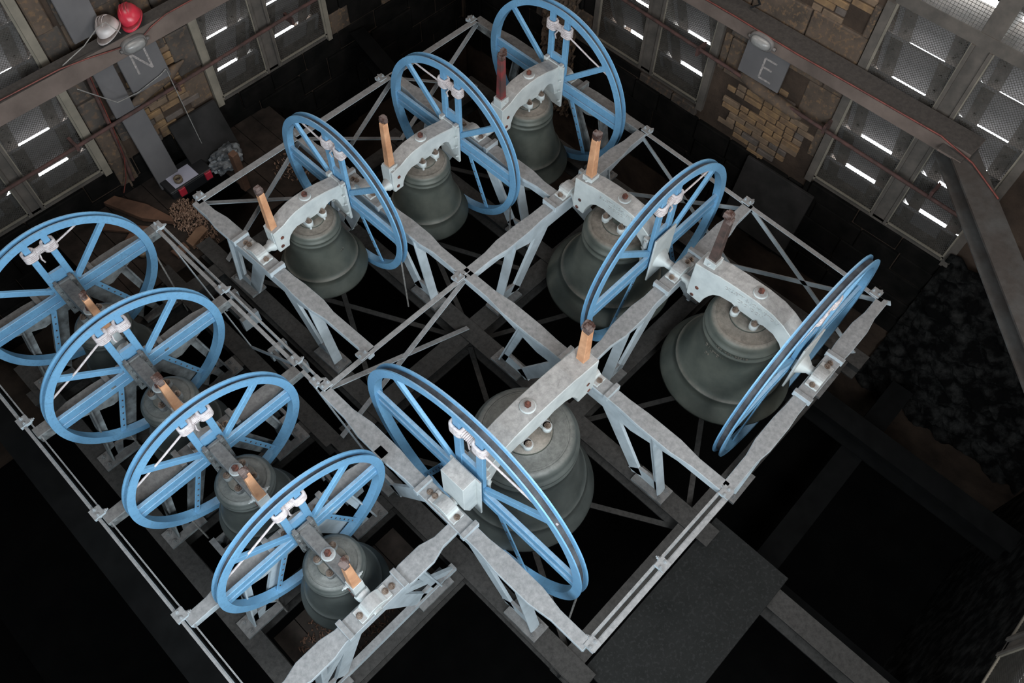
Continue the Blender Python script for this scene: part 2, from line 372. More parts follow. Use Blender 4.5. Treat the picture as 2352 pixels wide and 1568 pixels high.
courses(E_, wall_e, 5.03, 7.25, -.84, 1.2, .33, .44, ['stone_d', 'stone_a', 'stone_d'])
# rough rubble facing low on the east wall near the south corner
rb = MB(); nx, nz = 60, 46; vs = []
rr = random.Random(3)
for i in range(nx + 1):
    for j in range(nz + 1):
        y = -1.95 + i / nx * 2.2; z = -3.2 + j / nz * 2.6
        vs.append((EX - .02 - .10 * abs(math.sin(y * 9 + math.sin(z * 7) * 2) * math.cos(z * 11 + math.sin(y * 6))) - rr.random() * .035, y, z))
rb.add(vs, [(i * (nz + 1) + j, (i + 1) * (nz + 1) + j, (i + 1) * (nz + 1) + j + 1, i * (nz + 1) + j + 1) for i in range(nx) for j in range(nz)])
rb.build('rubble_facing', 'rubble', wall_e, kind='stuff')
# rough ragged stone up the north-east corner of the east wall
rb = MB(); vs = []
for i in range(31):
    for j in range(71):
        y = 5.2 + i / 30 * .55; z = -2.2 + j / 70 * 2.6
        vs.append((EX - .05 - .06 * abs(math.sin(y * 23 + math.sin(z * 19) * 2)) - rr.random() * .05, y, z))
rb.add(vs, [(i * 71 + j, (i + 1) * 71 + j, (i + 1) * 71 + j + 1, i * 71 + j + 1) for i in range(30) for j in range(70)])
rb.build('rubble_patch', 'stone_a', wall_e, kind='stuff')

# ------------------------------------------------------------------ bell frame
def hw(u, L0, L1, cen):     # half width of a side casting's top flange at distance from the bearings
    pass
def frame_side(label, axis, c, a, b, bears, w0=.050, w1=.074, ztop=0, mat_='iron', name='bell_frame_side', legs=True, foot_z=-.95, cen=None, chord=False, skew=None):
    """One cast side frame: top flange that swells at the bearings, web, two pairs of splayed legs with foot pads."""
    cen = cen if cen is not None else sum(bears) / len(bears)
    U = Vector((1, 0, 0)) if axis == 'X' else Vector((0, 1, 0)); V = Vector((0, 1, 0)) if axis == 'X' else Vector((1, 0, 0)); Z = Vector((0, 0, 1))
    O = Vector((0, c, 0)) if axis == 'X' else Vector((c, 0, 0))
    t = thing(name, label, 'bell frame', tuple(O + U * cen + Z * foot_z), 0, 'iron side frames of the bell cage')
    O2 = O - Vector(t.location)
    if skew: t.rotation_euler.z = math.atan2(skew[1] - skew[0], b - a) * (1 if axis == 'X' else -1)
    half = min(cen - a, b - cen)
    s = half / 1.2
    prof = [(a, w0), (cen - .95 * s, w0), (cen - .78 * s, w1), (cen - .50 * s, w1), (cen - .34 * s, .062), (cen + .34 * s, .062), (cen + .50 * s, w1), (cen + .78 * s, w1), (cen + .95 * s, w0), (b, w0)]
    prof = [(min(max(u, a), b), ww) for u, ww in prof]
    poly = [(u, ww) for u, ww in prof] + [(u, -ww) for u, ww in prof[::-1]]
    m = MB(); m.prism(poly, ztop - .040, ztop, O2, U, V, Z)
    # web under the flange, deeper at the middle
    wb = [(a, ztop - .035), (b, ztop - .035), (b, ztop - .12), (cen + .84 * s, ztop - .135), (cen + .62 * s, ztop - .21), (cen + .45 * s, ztop - .27), (cen + .25 * s, ztop - .25), (cen - .25 * s, ztop - .25), (cen - .45 * s, ztop - .27), (cen - .62 * s, ztop - .21), (cen - .84 * s, ztop - .135), (a, ztop - .12)]
    m.prism(wb, -.03, .03, O2, U, Z, V)
    m.build('top_rail', mat_, t, bevel=.005)
    if legs:
        lt = foot_z + .03
        for sg in (1, -1):
            def leg(u0, z0, u1, z1, wl, tt, nm='leg'):
                q = MB(); d = Vector((u1 - u0, z1 - z0)); n = Vector((-d.y, d.x)).normalized() * wl / 2
                q.prism([(u0 - n.x, z0 - n.y), (u0 + n.x, z0 + n.y), (u1 + n.x * .8, z1 + n.y * .8), (u1 - n.x * .8, z1 - n.y * .8)], -.014, .014, O2, U, Z, V)
                if tt:      # flange on the outer edge of the strap
                    e0 = (u0 + n.x * -sg * 0 + sg * wl * .5, z0); e1 = (u1 + sg * wl * .42, z1)
                    q.prism([(e0[0] - .007, e0[1]), (e0[0] + .007, e0[1]), (e1[0] + .007, e1[1]), (e1[0] - .007, e1[1])], -tt, tt, O2, U, Z, V)
                return q.build(nm, mat_, t)
            leg(cen + sg * .17 * s, ztop - .12, cen + sg * .60 * s, lt, .15, 0)
            leg(cen + sg * .60 * s, ztop - .08, cen + sg * .80 * s, lt, .07, .048)
            q = MB(); q.prism([(cen + sg * .52 * s, lt), (cen + sg * .82 * s, lt), (cen + sg * .80 * s, lt + .12), (cen + sg * .70 * s, lt + .14), (cen + sg * .60 * s, lt + .12)], -.014, .014, O2, U, Z, V); q.build('foot_gusset', mat_, t)
            q = MB(); fu = cen + sg * .74 * s
            q.prism([(fu - .17, -.085), (fu + .17, -.085), (fu + .17, .085), (fu - .17, .085)], foot_z, foot_z + .03, O2, U, V, Z)
            for du in (.06, -.06) if 0 else (.0,):
                for dv in (-.05, .05): nutmesh(q, O2 + U * (fu + sg * .12) + V * dv + Z * (foot_z + .03), Z, .018, .02)
            q.build('foot_pad', 'iron_dirty', t)
        if chord:
            q = MB(); q.prism([(a + .08, foot_z), (b - .08, foot_z), (b - .08, foot_z + .07), (a + .08, foot_z + .07)], -.03, .03, O2, U, Z, V)
            for sg in (1, -1):
                q.bar(O2 + U * (cen + sg * .30 * s) + Z * (ztop - .2), O2 + U * (cen + sg * 1.02 * s) + Z * (foot_z + .05), .03, .07)
            q.build('bottom_chord', mat_, t)
    for bu in bears:      # bearing seat, cap, bolts, end lugs
        q = MB(); q.prism([(bu - .24, -.07), (bu + .24, -.07), (bu + .24, .07), (bu - .24, .07)], ztop - .005, ztop + .012, O2, U, V, Z)
        for du in (-.25, .25): q.prism([(bu + du - .022, -.082), (bu + du + .022, -.082), (bu + du + .022, .082), (bu + du - .022, .082)], ztop - .02, ztop + .045, O2, U, V, Z)
        br = q.build('bearing_seat', 'iron_dirty' if mat_ == 'iron_dirty' else mat_, t, bevel=.004)
        q = MB(); n = 14
        arc = [(bu + .095 * math.cos(PI * i / n), ztop + .005 + .085 * math.sin(PI * i / n)) for i in range(n + 1)]
        q.prism([(bu + .14, ztop + .012), (bu + .14, ztop + .035)] + [(x, max(z, ztop + .035)) for x, z in arc] + [(bu - .14, ztop + .035), (bu - .14, ztop + .012)], -.055, .055, O2, U, Z, V)
        cp = q.build('bearing_cap', 'head', br, bevel=.004)
        for du in (-.118, .118, .175):
            q = MB(); nutmesh(q, O2 + U * (bu + du) + Z * (ztop + (.035 if abs(du) < .15 else .012)), Z, .017, .022)
            q.build('bearing_bolt', 'bolt', br)
    return t
XA, XB, XC, XD, XE = 1.26, 1.71, 2.865, 4.08, 5.29
Y0, Y1, Y2, Y3 = .337, 1.82, 3.17, 5.52
frame_side('pale iron side frame under the stay end of the leftmost back bell', 'Y', 1.715, Y2, Y3, [4.62], cen=4.50, skew=(1.755, 1.68))
frame_side('pale iron side frame shared by the left and middle back bells', 'Y', XC, Y2, Y3, [4.52], cen=4.42)
frame_side('pale iron side frame shared by the middle and right back bells', 'Y', XD, Y2, Y3, [4.33], cen=4.33)
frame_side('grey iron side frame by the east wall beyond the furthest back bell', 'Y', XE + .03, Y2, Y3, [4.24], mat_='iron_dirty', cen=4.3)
frame_side('pale iron side frame under the stay end of the largest bell', 'Y', XC, Y0, Y2, [1.745], cen=1.75)
frame_side('pale blue-grey iron side frame under the wheel end of the largest bell', 'Y', XA, Y0, Y2, [1.745], cen=1.75, w1=.080)
frame_side('pale iron side frame under the stay end of the upper right bell', 'X', Y2, XC, XE + .03, [4.2], cen=4.10)
frame_side('pale iron side frame between the two right-hand bells', 'X', Y1 + .03, XC, XE, [4.2], cen=4.12, w1=.080, skew=(1.815, 1.85))
frame_side('dusty grey iron side frame outside the right-hand edge-on wheel', 'X', .37, XC, 5.24, [4.17], cen=4.1, skew=(.337, .405))
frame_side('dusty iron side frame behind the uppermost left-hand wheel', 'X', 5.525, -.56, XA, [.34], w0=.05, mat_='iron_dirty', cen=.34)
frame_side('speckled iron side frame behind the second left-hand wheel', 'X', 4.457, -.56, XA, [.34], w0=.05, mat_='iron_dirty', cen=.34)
frame_side('speckled iron side frame behind the third left-hand wheel', 'X', 3.47, -.56, XA, [.35], w0=.05, mat_='iron_dirty', cen=.34)
frame_side('grey iron side frame behind the lowest left-hand wheel', 'X', 2.43, -.56, XA, [.41], w0=.05, mat_='iron', cen=.35)
frame_side('bright pale iron side frame at the bottom edge with cross-braced legs', 'X', 1.60, -.56, XA - .03, [.415], w0=.05, w1=.085, mat_='iron', cen=.36, chord=True)

def rail(label, pts, w=.05, h=.05, m='iron', name='tie_rail', angle=True, bolts=True, brackets=()):
    p, q = Vector(pts[0]), Vector(pts[1]); d = (q - p).normalized(); S = d.cross(Vector((0, 0, 1))).normalized()
    t = thing(name, label, 'tie rail', tuple(p))
    b = MB(); b.prism([(0, -.006), (w, -.006), (w, .0), (.006, .0), (.006, -h), (0, -h)], 0, (q - p).length, (0, 0, 0), S, (0, 0, 1), d)
    if angle == 2: b.prism([(-.03, -.006), (-.03 - w * .5, -.006), (-.03 - w * .5, 0), (-.036, 0), (-.036, 0 - h), (-.03, -h)], 0, (q - p).length, (0, 0, -.012), S, (0, 0, 1), d)
    b.build('angle_bar', m, t)
    for f in brackets:
        L = (q - p).length; b = MB(); o = d * (L * f)
        b.prism([(-.045, -.045), (.045, -.045), (.045, .04), (-.045, .04)], -.02, .012, o, d, S, (0, 0, 1))
        for du in (-.028, .028): nutmesh(b, o + d * du + Vector((0, 0, .012)), (0, 0, 1), .011, .016)
        nutmesh(b, o + d * .02 - S * .045 + Vector((0, 0, -.01)), -S, .014, .02)
        b.build('bracket', m, t)
    return t
rail('pale angle rail along the back of the cage below the north wall', [(1.68, Y3 + .02, .0), (XE, Y3 + .02, .0)], .075, .06, brackets=(.015, .33, .63, .99))
rail('pale angle rail crossing between the largest bell and the leftmost back bell', [(XA, Y2 + .02, .0), (XC - .02, Y2 + .02, .0)], .05, .05, brackets=(.02, .27, .96))
rail('thin double rail along the gap beside the left-hand bells', [(XA, 5.54, .0), (XA, Y2 + .05, .0)], .035, .035, m='iron', angle=2, brackets=(.01, .43, .86, .98))
rail('thin pale rail along the dark left edge of the cage', [(-.57, 5.6, .01), (-.57, .6, .01)], .022, .05, angle=2, brackets=(.2, .41, .62, .8))
rail('pale blue rail along the right-hand side of the cage towards the east wall', [(XE + .04, Y2, .0), (XE - .05, Y0 + .06, .0)], .05, .05, brackets=(.01, .46, .97))
rail('narrow blue-grey rail across the front edge beside the dark steel plate', [(XA, Y0 - .02, .0), (XC, Y0 - .02, .0)], .045, .05, angle=2, brackets=(.02, .5, .98))
def brace(label, sets, m='iron', w=.045, t=.010, name='cross_brace', n=(0, 0, 1)):
    r = thing(name, label, 'brace', sets[0][0])
    o = Vector(sets[0][0])
    for p, q in sets:
        MB().bar(Vector(p) - o, Vector(q) - o, t if n != (0, 0, 1) else w, w if n != (0, 0, 1) else t, (0, 0, 1)).build('flat_bar', m, r)
    return r
zb = -.93
brace('crossed flat bars under the back rail left of the leftmost back bell', [((XB, Y3, -.06), (XC, Y3, zb)), ((XB, Y3 - .02, zb), (XC, Y3 - .02, -.06))], w=.05)
brace('crossed flat bars under the back rail behind the middle back bell', [((XC, Y3, -.06), (XD, Y3, zb)), ((XC, Y3 - .02, zb), (XD, Y3 - .02, -.06))], w=.05)
brace('crossed flat bars under the back rail at the far corner', [((XD, Y3, -.06), (XE, Y3, zb)), ((XD, Y3 - .02, zb), (XE, Y3 - .02, -.06))], w=.05)
brace('crossed flat bars under the rail beside the largest bell', [((XA, Y2, zb), (XC, Y2, -.06)), ((XA, Y2 + .02, -.06), (XC, Y2 + .02, zb))], w=.045)
brace('long crossed flat bars on the right side beyond the largest headstock arch', [((XE, Y0, -.06), (XE, Y1, zb)), ((XE, Y0, zb), (XE, Y1, -.06))], w=.05, n=(1, 0, 0))
brace('crossed flat bars on the right side below the upper right wheel', [((XE, Y1, -.06), (XE, Y2, zb)), ((XE, Y1, zb), (XE, Y2, -.06))], w=.045, n=(1, 0, 0))
brace('thin truss bars under the double rail beside the left-hand bells', [((XA, 5.5, -.05), (XA, 4.5, zb)), ((XA, 3.5, -.05), (XA, 4.5, zb)), ((XA, 3.5, -.05), (XA, 2.5, zb))], w=.035, n=(1, 0, 0))
# low crossed bars over the dark pits
for lab, (x0, y0, x1, y1) in {'dim crossed bars low in the pit of the leftmost back bell': (1.75, 3.3, 2.8, 5.4), 'dim crossed bars low in the pit of the middle back bell': (2.95, 3.3, 3.9, 5.4), 'dim crossed bars low in the pit of the far back bell': (4.05, 3.3, 5.2, 5.4), 'dim crossed bars low in the pit of the upper right bell': (2.95, 1.95, 5.2, 3.1), 'dim crossed bars low in the pit of the lower right bell': (2.95, .5, 5.2, 1.8), 'dim crossed bars low in the pit of the largest bell': (1.35, .5, 2.8, 3.1)}.items():
    brace(lab, [((x0, y0, -1.12), (x1, y1, -1.12)), ((x0, y1, -1.14), (x1, y0, -1.14))], m='joist', w=.05)

# ------------------------------------------------------------------ grillage of steel joists
def joist(label, p, q, w=.15, h=.2, m='joist'):
    p, q = Vector(p), Vector(q); d = (q - p).normalized(); S = d.cross(Vector((0, 0, 1)))
    b = MB(); t = .014
    b.prism([(-w / 2, 0), (w / 2, 0), (w / 2, -t), (.008, -t), (.008, -h + t), (w / 2, -h + t), (w / 2, -h), (-w / 2, -h), (-w / 2, -h + t), (-.008, -h + t), (-.008, -t), (-w / 2, -t)], 0, (q - p).length, (0, 0, 0), S, (0, 0, 1), d)
    o = b.build('steel_joist', m); o.location = p; return tag(o, label, 'joist')
jz = -.952
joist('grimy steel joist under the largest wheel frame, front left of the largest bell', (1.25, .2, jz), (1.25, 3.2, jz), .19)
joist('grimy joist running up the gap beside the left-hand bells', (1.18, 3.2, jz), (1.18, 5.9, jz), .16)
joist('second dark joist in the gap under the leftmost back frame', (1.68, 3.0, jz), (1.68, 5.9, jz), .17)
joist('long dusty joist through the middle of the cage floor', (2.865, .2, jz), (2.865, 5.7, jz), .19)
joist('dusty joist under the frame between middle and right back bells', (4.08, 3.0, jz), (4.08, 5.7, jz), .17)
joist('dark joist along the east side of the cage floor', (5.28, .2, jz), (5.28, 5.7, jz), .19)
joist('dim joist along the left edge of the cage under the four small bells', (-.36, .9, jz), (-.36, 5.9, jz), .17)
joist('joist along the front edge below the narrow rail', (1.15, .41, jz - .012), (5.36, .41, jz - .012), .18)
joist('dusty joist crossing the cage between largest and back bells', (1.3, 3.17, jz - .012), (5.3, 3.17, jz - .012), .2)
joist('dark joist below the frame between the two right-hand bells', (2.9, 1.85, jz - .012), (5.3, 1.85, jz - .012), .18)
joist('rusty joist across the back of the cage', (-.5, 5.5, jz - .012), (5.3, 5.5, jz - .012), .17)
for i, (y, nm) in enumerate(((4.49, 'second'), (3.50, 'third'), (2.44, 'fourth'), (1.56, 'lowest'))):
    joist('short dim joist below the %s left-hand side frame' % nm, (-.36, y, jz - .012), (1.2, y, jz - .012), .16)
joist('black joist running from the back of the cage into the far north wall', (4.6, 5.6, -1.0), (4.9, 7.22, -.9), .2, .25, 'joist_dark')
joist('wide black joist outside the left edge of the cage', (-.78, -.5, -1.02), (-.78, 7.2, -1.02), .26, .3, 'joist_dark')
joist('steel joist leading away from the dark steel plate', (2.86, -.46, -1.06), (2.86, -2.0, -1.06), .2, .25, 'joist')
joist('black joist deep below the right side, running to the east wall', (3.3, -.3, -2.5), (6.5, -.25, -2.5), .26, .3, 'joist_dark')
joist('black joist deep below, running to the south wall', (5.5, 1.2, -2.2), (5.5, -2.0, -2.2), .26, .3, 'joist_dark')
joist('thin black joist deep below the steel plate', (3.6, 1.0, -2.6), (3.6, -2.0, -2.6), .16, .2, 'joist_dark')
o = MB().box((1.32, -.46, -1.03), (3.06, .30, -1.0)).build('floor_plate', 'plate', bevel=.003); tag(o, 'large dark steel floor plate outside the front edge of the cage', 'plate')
# timber grillage pieces and rope-guide boxes beside the small bells
def pulley_box(label, x, y, z=-.98, rz=0):
    t = thing('pulley_box', label, 'pulley box', (x, y, z), rz, 'wooden pulley boxes beside the cage floor')
    MB().box((-.03, -.14, -.15), (.0, .14, 0)).build('cheek', 'iron_dirty', t); MB().box((.09, -.14, -.15), (.12, .14, 0)).build('cheek', 'iron_dirty', t)
    b = MB(); b.lathe([(.02, -.02), (.11, -.02), (.09, 0), (.11, .02), (.02, .02)], 20, (.045, 0, -.06), (1, 0, 0), closed=True); b.build('pulley', 'joist', t)
    MB().box((-.05, -.19, -.17), (.14, -.14, 0)).build('end_block', 'iron', t); MB().box((-.05, .14, -.17), (.14, .19, 0)).build('end_block', 'iron', t)
for i, (x, y, rz, wh) in enumerate(((1.42, 5.0, 0, 'under the crossed bars at the back'), (1.40, 4.2, 0, 'in the gap beside the uppermost small bell'), (.95, 3.86, .0, 'between the first and second small bells'), (.95, 2.9, 0, 'between the second and third small bells'), (.05, 3.1, 1.57, 'low on the left between the second and third small bells'), (.35, 2.0, 1.57, 'deep beneath the third left-hand wheel'))):
    pulley_box('grimy pulley box ' + wh, x, y, -.96 if i != 5 else -1.15, rz)

# ------------------------------------------------------------------ bells
def text_mesh(s, size, ext):
    cu = bpy.data.curves.new('t', 'FONT'); cu.body = s; cu.size = size; cu.extrude = ext; cu.align_x = 'CENTER'
    o = bpy.data.objects.new('t', cu); C.objects.link(o)
    dg = bpy.context.evaluated_depsgraph_get(); me = bpy.data.meshes.new_from_object(o.evaluated_get(dg))
    vs = [v.co.copy() for v in me.vertices]; fs = [tuple(p.vertices) for p in me.polygons]
    bpy.data.objects.remove(o); bpy.data.meshes.remove(me); return vs, fs
def make_bell(where, look, loc, rotz, R, wx, wnear, crown, lip, zc, zl, hh, sx, stay_mat, stay_top, gud, bolts=4, rope=None, hwid=.075, arch=True, plate_x=None, yoff=0, group=None, sbase=None, outer=False, fall=None, inscr=None, htext=None, shape=None, block=False):
    """local frame: x along the axle (wheel at +x, stay at -x), z up, origin on the axle at bell centre.
    wx: near side plane of the wheel rim (local x), wnear=+1 rim extends to +x, -1 rim extends to -x."""
    s = R / .83
    t = thing('hung_bell', where, 'bell', loc, rotz, group)
    # --- bronze body (lathe), thin walled
    H = zc - zl; cr = crown; k = lip / .435
    prof = [(0.0, 0), (cr * .5, .0), (cr * .52, -.006), (cr * .70, -.010), (cr * .84, -.018), (cr * .93, -.028), (cr * .985, -.048 * k), (cr, -.075 * k), (cr * 1.05, -.08 * k), (cr * 1.05, -.092 * k), (cr * 1.02, -.098 * k), (cr * 1.025, -.125 * k), (cr * 1.06, -.13 * k), (cr * 1.06, -.142 * k), (cr * 1.03, -.148 * k)]
    r0 = cr * 1.03; z0 = .148 * k
    for f, g in ((.12, .03), (.25, .09), (.38, .18), (.5, .30), (.6, .42), (.68, .53)):
        prof.append((r0 + (lip - r0) * g, -(z0 + (H - z0) * f)))
    prof += [(r0 + (lip - r0) * .53 + .008, -(z0 + (H - z0) * .685)), (r0 + (lip - r0) * .56 + .008, -(z0 + (H - z0) * .70)), (r0 + (lip - r0) * .565, -(z0 + (H - z0) * .71))]
    for f, g in ((.78, .68), (.86, .82), (.93, .94), (.97, .99), (1.0, 1.0)):
        prof.append((r0 + (lip - r0) * g, -(z0 + (H - z0) * f)))
    th = .035 * k
    prof += [(lip - th, -H), (lip - th * 1.8, -H * .94), (r0 + (lip - r0) * .45 - th, -H * .68), (r0 * .92 - th * .5, -H * .4), (cr * .9, -.12 * k), (0, -.07 * k)]
    b = MB(); b.lathe([(r, zc + z) for r, z in prof], 72)
    body = b.build('bell_body', 'bronze' if arch and not block else 'bronze_grey', t)
    # raised bead circles on the crown
    b = MB()
    for rr_, tt in ((cr * .80, .004), (cr * .84, .003)): b.lathe([(rr_ - tt, zc - .020), (rr_, zc - .012), (rr_ + tt, zc - .022)], 48)
    b.build('crown_bead', 'bronze' if arch and not block else 'bronze_grey', body)
    # clapper
    b = MB(); b.tube([(0, 0, zc - .08), (0, 0, zl + .15 * H), (0, 0, zl + .06 * H), (0, 0, zl - .04 * H), (0, 0, zl - .12 * H)], [.018 * s, .022 * s, .055 * s, .06 * s, .02 * s], 12); b.build('clapper', 'joist', body)
    if inscr:
        for (txt, zf, size, ang, spread) in inscr:
            vs, fs = text_mesh(txt, size, .004); b = MB(); vv = []
            rr_ = lambda z: 0
            for v in vs:
                z = zc - zf + v.y; depth = zf - v.y
                # radius on body at that depth
                rad = prof[-1][0]
                for i in range(6, 22):
                    if -prof[i][1] <= depth <= -prof[i + 1][1]:
                        f = (depth + prof[i][1]) / max(1e-6, (-prof[i + 1][1] + prof[i][1])); rad = prof[i][0] + (prof[i + 1][0] - prof[i][0]) * f; break
                a = ang + v.x / rad; rad += .002 + v.z
                vv.append((rad * math.cos(a), rad * math.sin(a), z))
            b.add(vv, fs); b.build('raised_lettering', 'bronze', body)
    # --- headstock: arched casting, solid, with end drops
    xl, xr = sx - .045 * s, (plate_x if plate_x else wx - .012) 
    w2 = hwid * s
    zu = zc + .004
    if arch:
        tl = sbase - .07
        top, und = shape
        xl = top[0][0]; xr = top[-1][0]
        b = MB(); b.prism(list(top) + list(und)[::-1], -w2, w2, (0, 0, 0), (1, 0, 0), (0, 0, 1), (0, 1, 0))
    else:
        b = MB(); b.prism([(xl, -.07), (xl, hh - .10), (xl + .1, hh - .02), (xl + .16, hh), (xr, hh), (xr, -.12 * s), (xr - .06, -.12 * s), (.16 * s, zc + .01), (-.16 * s, zc + .01), (xl + .08, -.07)], -w2, w2, (0, 0, 0), (1, 0, 0), (0, 0, 1), (0, 1, 0))
    hd = b.build('headstock', 'head' if arch else 'iron_dirty', t, bevel=.006)
    # triangulate the concave caps safely
    bm = bmesh.new(); bm.from_mesh(hd.data); bmesh.ops.triangulate(bm, faces=[f for f in bm.faces if len(f.verts) > 4]); bm.to_mesh(hd.data); bm.free()
    pz = (shape[0][-1][1] if arch else hh) + .015
    b = MB(); pw = .125 * s ** .7 if arch else .092
    b.box((xr - .012, -pw, -.20 * s ** .7), (xr + .012, pw, pz));
    if outer:
        xo = wx + .005; b.box((xo, -.13 * s ** .6, -.2 * s ** .5), (xo + .016, .13 * s ** .6, .33 * s ** .5)); b.box((xr, -.05, -.08), (xo, .05, .08))
    if block: b.prism([(wx + .02, -.10), (wx + .02, .42), (wx + .15, .42), (wx + .15, .02), (wx + .10, -.10)], -.115, .115, (0, 0, 0), (1, 0, 0), (0, 0, 1), (0, 1, 0))
    for yy in (-pw + .02, pw - .02):
        for zz in (.12, 0, -.12): nutmesh(b, (xr - .012, yy, zz * s), (-1, 0, 0), .012, .016)
    for yy in (-.09, .09): b.box((xr - .03, (yy - .02) * pw / .125, pz - .02), (xr + .02, (yy + .02) * pw / .125, pz + .02))
    b.build('end_plate', 'head' if arch else 'iron_dirty', hd, bevel=.003)
    # top bolt
    b = MB(); b.lathe([(0, 0), (.052 * s ** .5, 0), (.056 * s ** .5, .010), (.044 * s ** .5, .020), (0, .020)], 20, (0, 0, hh - .004)); b.build('washer', 'head', hd)
    b = MB(); nutmesh(b, (0, 0, hh + .014), (0, 0, 1), .027, .03, False); b.build('crown_bolt', 'rust', hd)
    # supporting lugs with bolts each side
    for sg in (1, -1):
        for xx in (-.078 * s, .078 * s):
            lh = .10 if arch else .06; b = MB(); b.lathe([(0, lh - .055), (.034 * s ** .5, lh - .055), (.034 * s ** .5, lh), (0, lh)], 14, (xx, sg * (w2 + .020), zc)); b.lathe([(.012, -.01), (.012, lh)], 8, (xx, sg * (w2 + .02), zc)); b.box((xx - .034 * s ** .5, min(sg * w2 * .5, sg * (w2 + .02)), zc + lh - .055), (xx + .03, max(sg * w2 * .5, sg * (w2 + .02)), zc + lh + .0))
            lug = b.build('bolt_lug', 'head' if arch else 'iron_dirty', hd, bevel=.003)
            b = MB(); nutmesh(b, (xx, sg * (w2 + .022), zc + lh), (0, 0, 1), .018, .026); b.build('lug_bolt', 'bolt', hd)
    b = MB(); b.lathe([(0, 0), (cr * .52, 0), (cr * .50, .014), (0, .014)], 32, (0, 0, zc - .002)); b.box((-.05, -.05, zc), (.05, .05, zc + .12)); b.build('crown_pad', 'bronze', hd)
    # gudgeons
    gl, gr = gud
    b = MB(); b.tube([(xl + .02, 0, 0), (xl - .02, 0, 0), (xl - .05, 0, 0), (gl - .07, 0, 0)], [.062 * s ** .5, .058 * s ** .5, .038, .036], 16)
    b.build('gudgeon', 'head', hd)
    if outer:
        gx = wx + .0
        b = MB(); xo = wx + .02; b.tube([(xo, 0, 0), (xo + .02, 0, 0), (xo + .07, 0, 0), (gr - .06, 0, 0), (gr + .06, 0, 0)], [.10, .085, .05, .042, .036], 20); b.build('gudgeon', 'head', hd)
    else:
        b = MB(); b.tube([(xr, 0, 0), (xr + .06, 0, 0), (xr + .10, 0, 0), (gr + .06, 0, 0)], [.07 * s ** .5, .06 * s ** .5, .038, .036], 16); b.build('gudgeon', 'head', hd)
    # bolts on the headstock face
    for xx, zz in ((xl + .07 * s, .10 * s), (xl + .05 * s, .0)):
        for sg in (1, -1):
            b = MB(); b.lathe([(0, 0), (.018, 0), (.018, .005), (.008, .005), (.008, .001), (0, .001)], 10, (xx, sg * w2, zz), (0, sg, 0))
            b.build('face_hole', 'rust', hd)
    if htext:
        for (txt, x0_, zoff, size) in htext:
            vs, fs = text_mesh(txt, size, .003); b = MB()
            Rr = 1.15
            vv = []
            for v in vs:
                a = v.x / Rr; rad = Rr + v.y + zoff
                vv.append((x0_ - 0 + rad * math.sin(a) * -1 if 0 else x0_ + rad * math.sin(a), -w2 - .002 - v.z, hh - .12 - Rr + rad * math.cos(a)))
            b.add(vv, fs); b.build('raised_lettering', 'head', hd)
    # --- stay with socket
    z0s = sbase if sbase else tl
    st = MB(); a0, a1 = .040 * s ** .5, .027 * s ** .5
    sw = .85 if arch else 1.0
    st.add([(sx + i * a0 * sw, j * a0 * sw, z0s - .03) for i, j in ((-1, -1), (1, -1), (1, 1), (-1, 1))] + [(sx + i * a1, j * a1, stay_top - .05) for i, j in ((-1, -1), (1, -1), (1, 1), (-1, 1))],
           [(0, 1, 2, 3), (4, 5, 6, 7)] + [(i, (i + 1) % 4, 4 + (i + 1) % 4, 4 + i) for i in range(4)])
    stay = st.build('stay', stay_mat, t, bevel=.003)
    cp = MB(); q = a1 * 1.12
    for i in range(9):
        px, py, pz = sx + random.uniform(-.6, .6) * q, random.uniform(-.6, .6) * q, stay_top - .05 + random.uniform(0, .05)
        h = q * random.uniform(.5, .8); cp.box((px - h, py - h, pz - h), (px + h, py + h, pz + h))
    cp.build('charred_end', 'burnt', stay, bevel=.004)
    if arch:
        b = MB(); aa = a0 * 1.25; b.box((sx - aa, -aa, tl - .06), (sx + aa, aa, z0s + .01))
        for sg in (1, -1): nutmesh(b, (sx, sg * aa, z0s - .03), (0, sg, 0), .012, .012)
        b.build('stay_socket', 'head', t, bevel=.003)
    else:
        b = MB(); b.box((sx - a0 * 1.1, -a0 * 1.2, hh - .10), (sx + a0 * 1.1, a0 * 1.2, z0s + .0)); nutmesh(b, (sx + .03, -a0 * 1.2, hh - .03), (0, -1, 0), .014, .03); nutmesh(b, (sx + .03, a0 * 1.2, hh - .03), (0, 1, 0), .014, .03); b.build('stay_socket', 'head', t, bevel=.003)
    # --- wheel
    W = .072 * (s ** .3); x0 = wx; d = wnear; rw = .068 * s ** .4
    f0, f1 = (0, W) if d > 0 else (-W, 0)
    b = MB(); fl = .011; gr_ = .034
    b.lathe([(R - rw, f0), (R, f0), (R, f0 + fl), (R - gr_, f0 + fl + .004), (R - gr_, f1 - fl - .004), (R, f1 - fl), (R, f1), (R - rw, f1)], 120, (x0, 0, yoff), (1, 0, 0), closed=True, smooth=False)
    wheel = b.build('wheel_rim', 'blue', t)
    # smooth only tangentially: shade smooth with sharp edges by angle
    me = wheel.data
    for p in me.polygons: p.use_smooth = True
    bm = bmesh.new(); bm.from_mesh(me)
    for e in bm.edges: e.smooth = e.calc_face_angle(0) < .5
    bm.to_mesh(me); bm.free()
    b = MB(); b.lathe([(R - gr_ + .001, f0 + fl + .006), (R - gr_ + .003, (f0 + f1) / 2), (R - gr_ + .001, f1 - fl - .006)], 120, (x0, 0, yoff), (1, 0, 0)); b.build('groove_lining', 'groove', wheel)
    ri = R - rw + .004; xm = x0 + d * W * .5
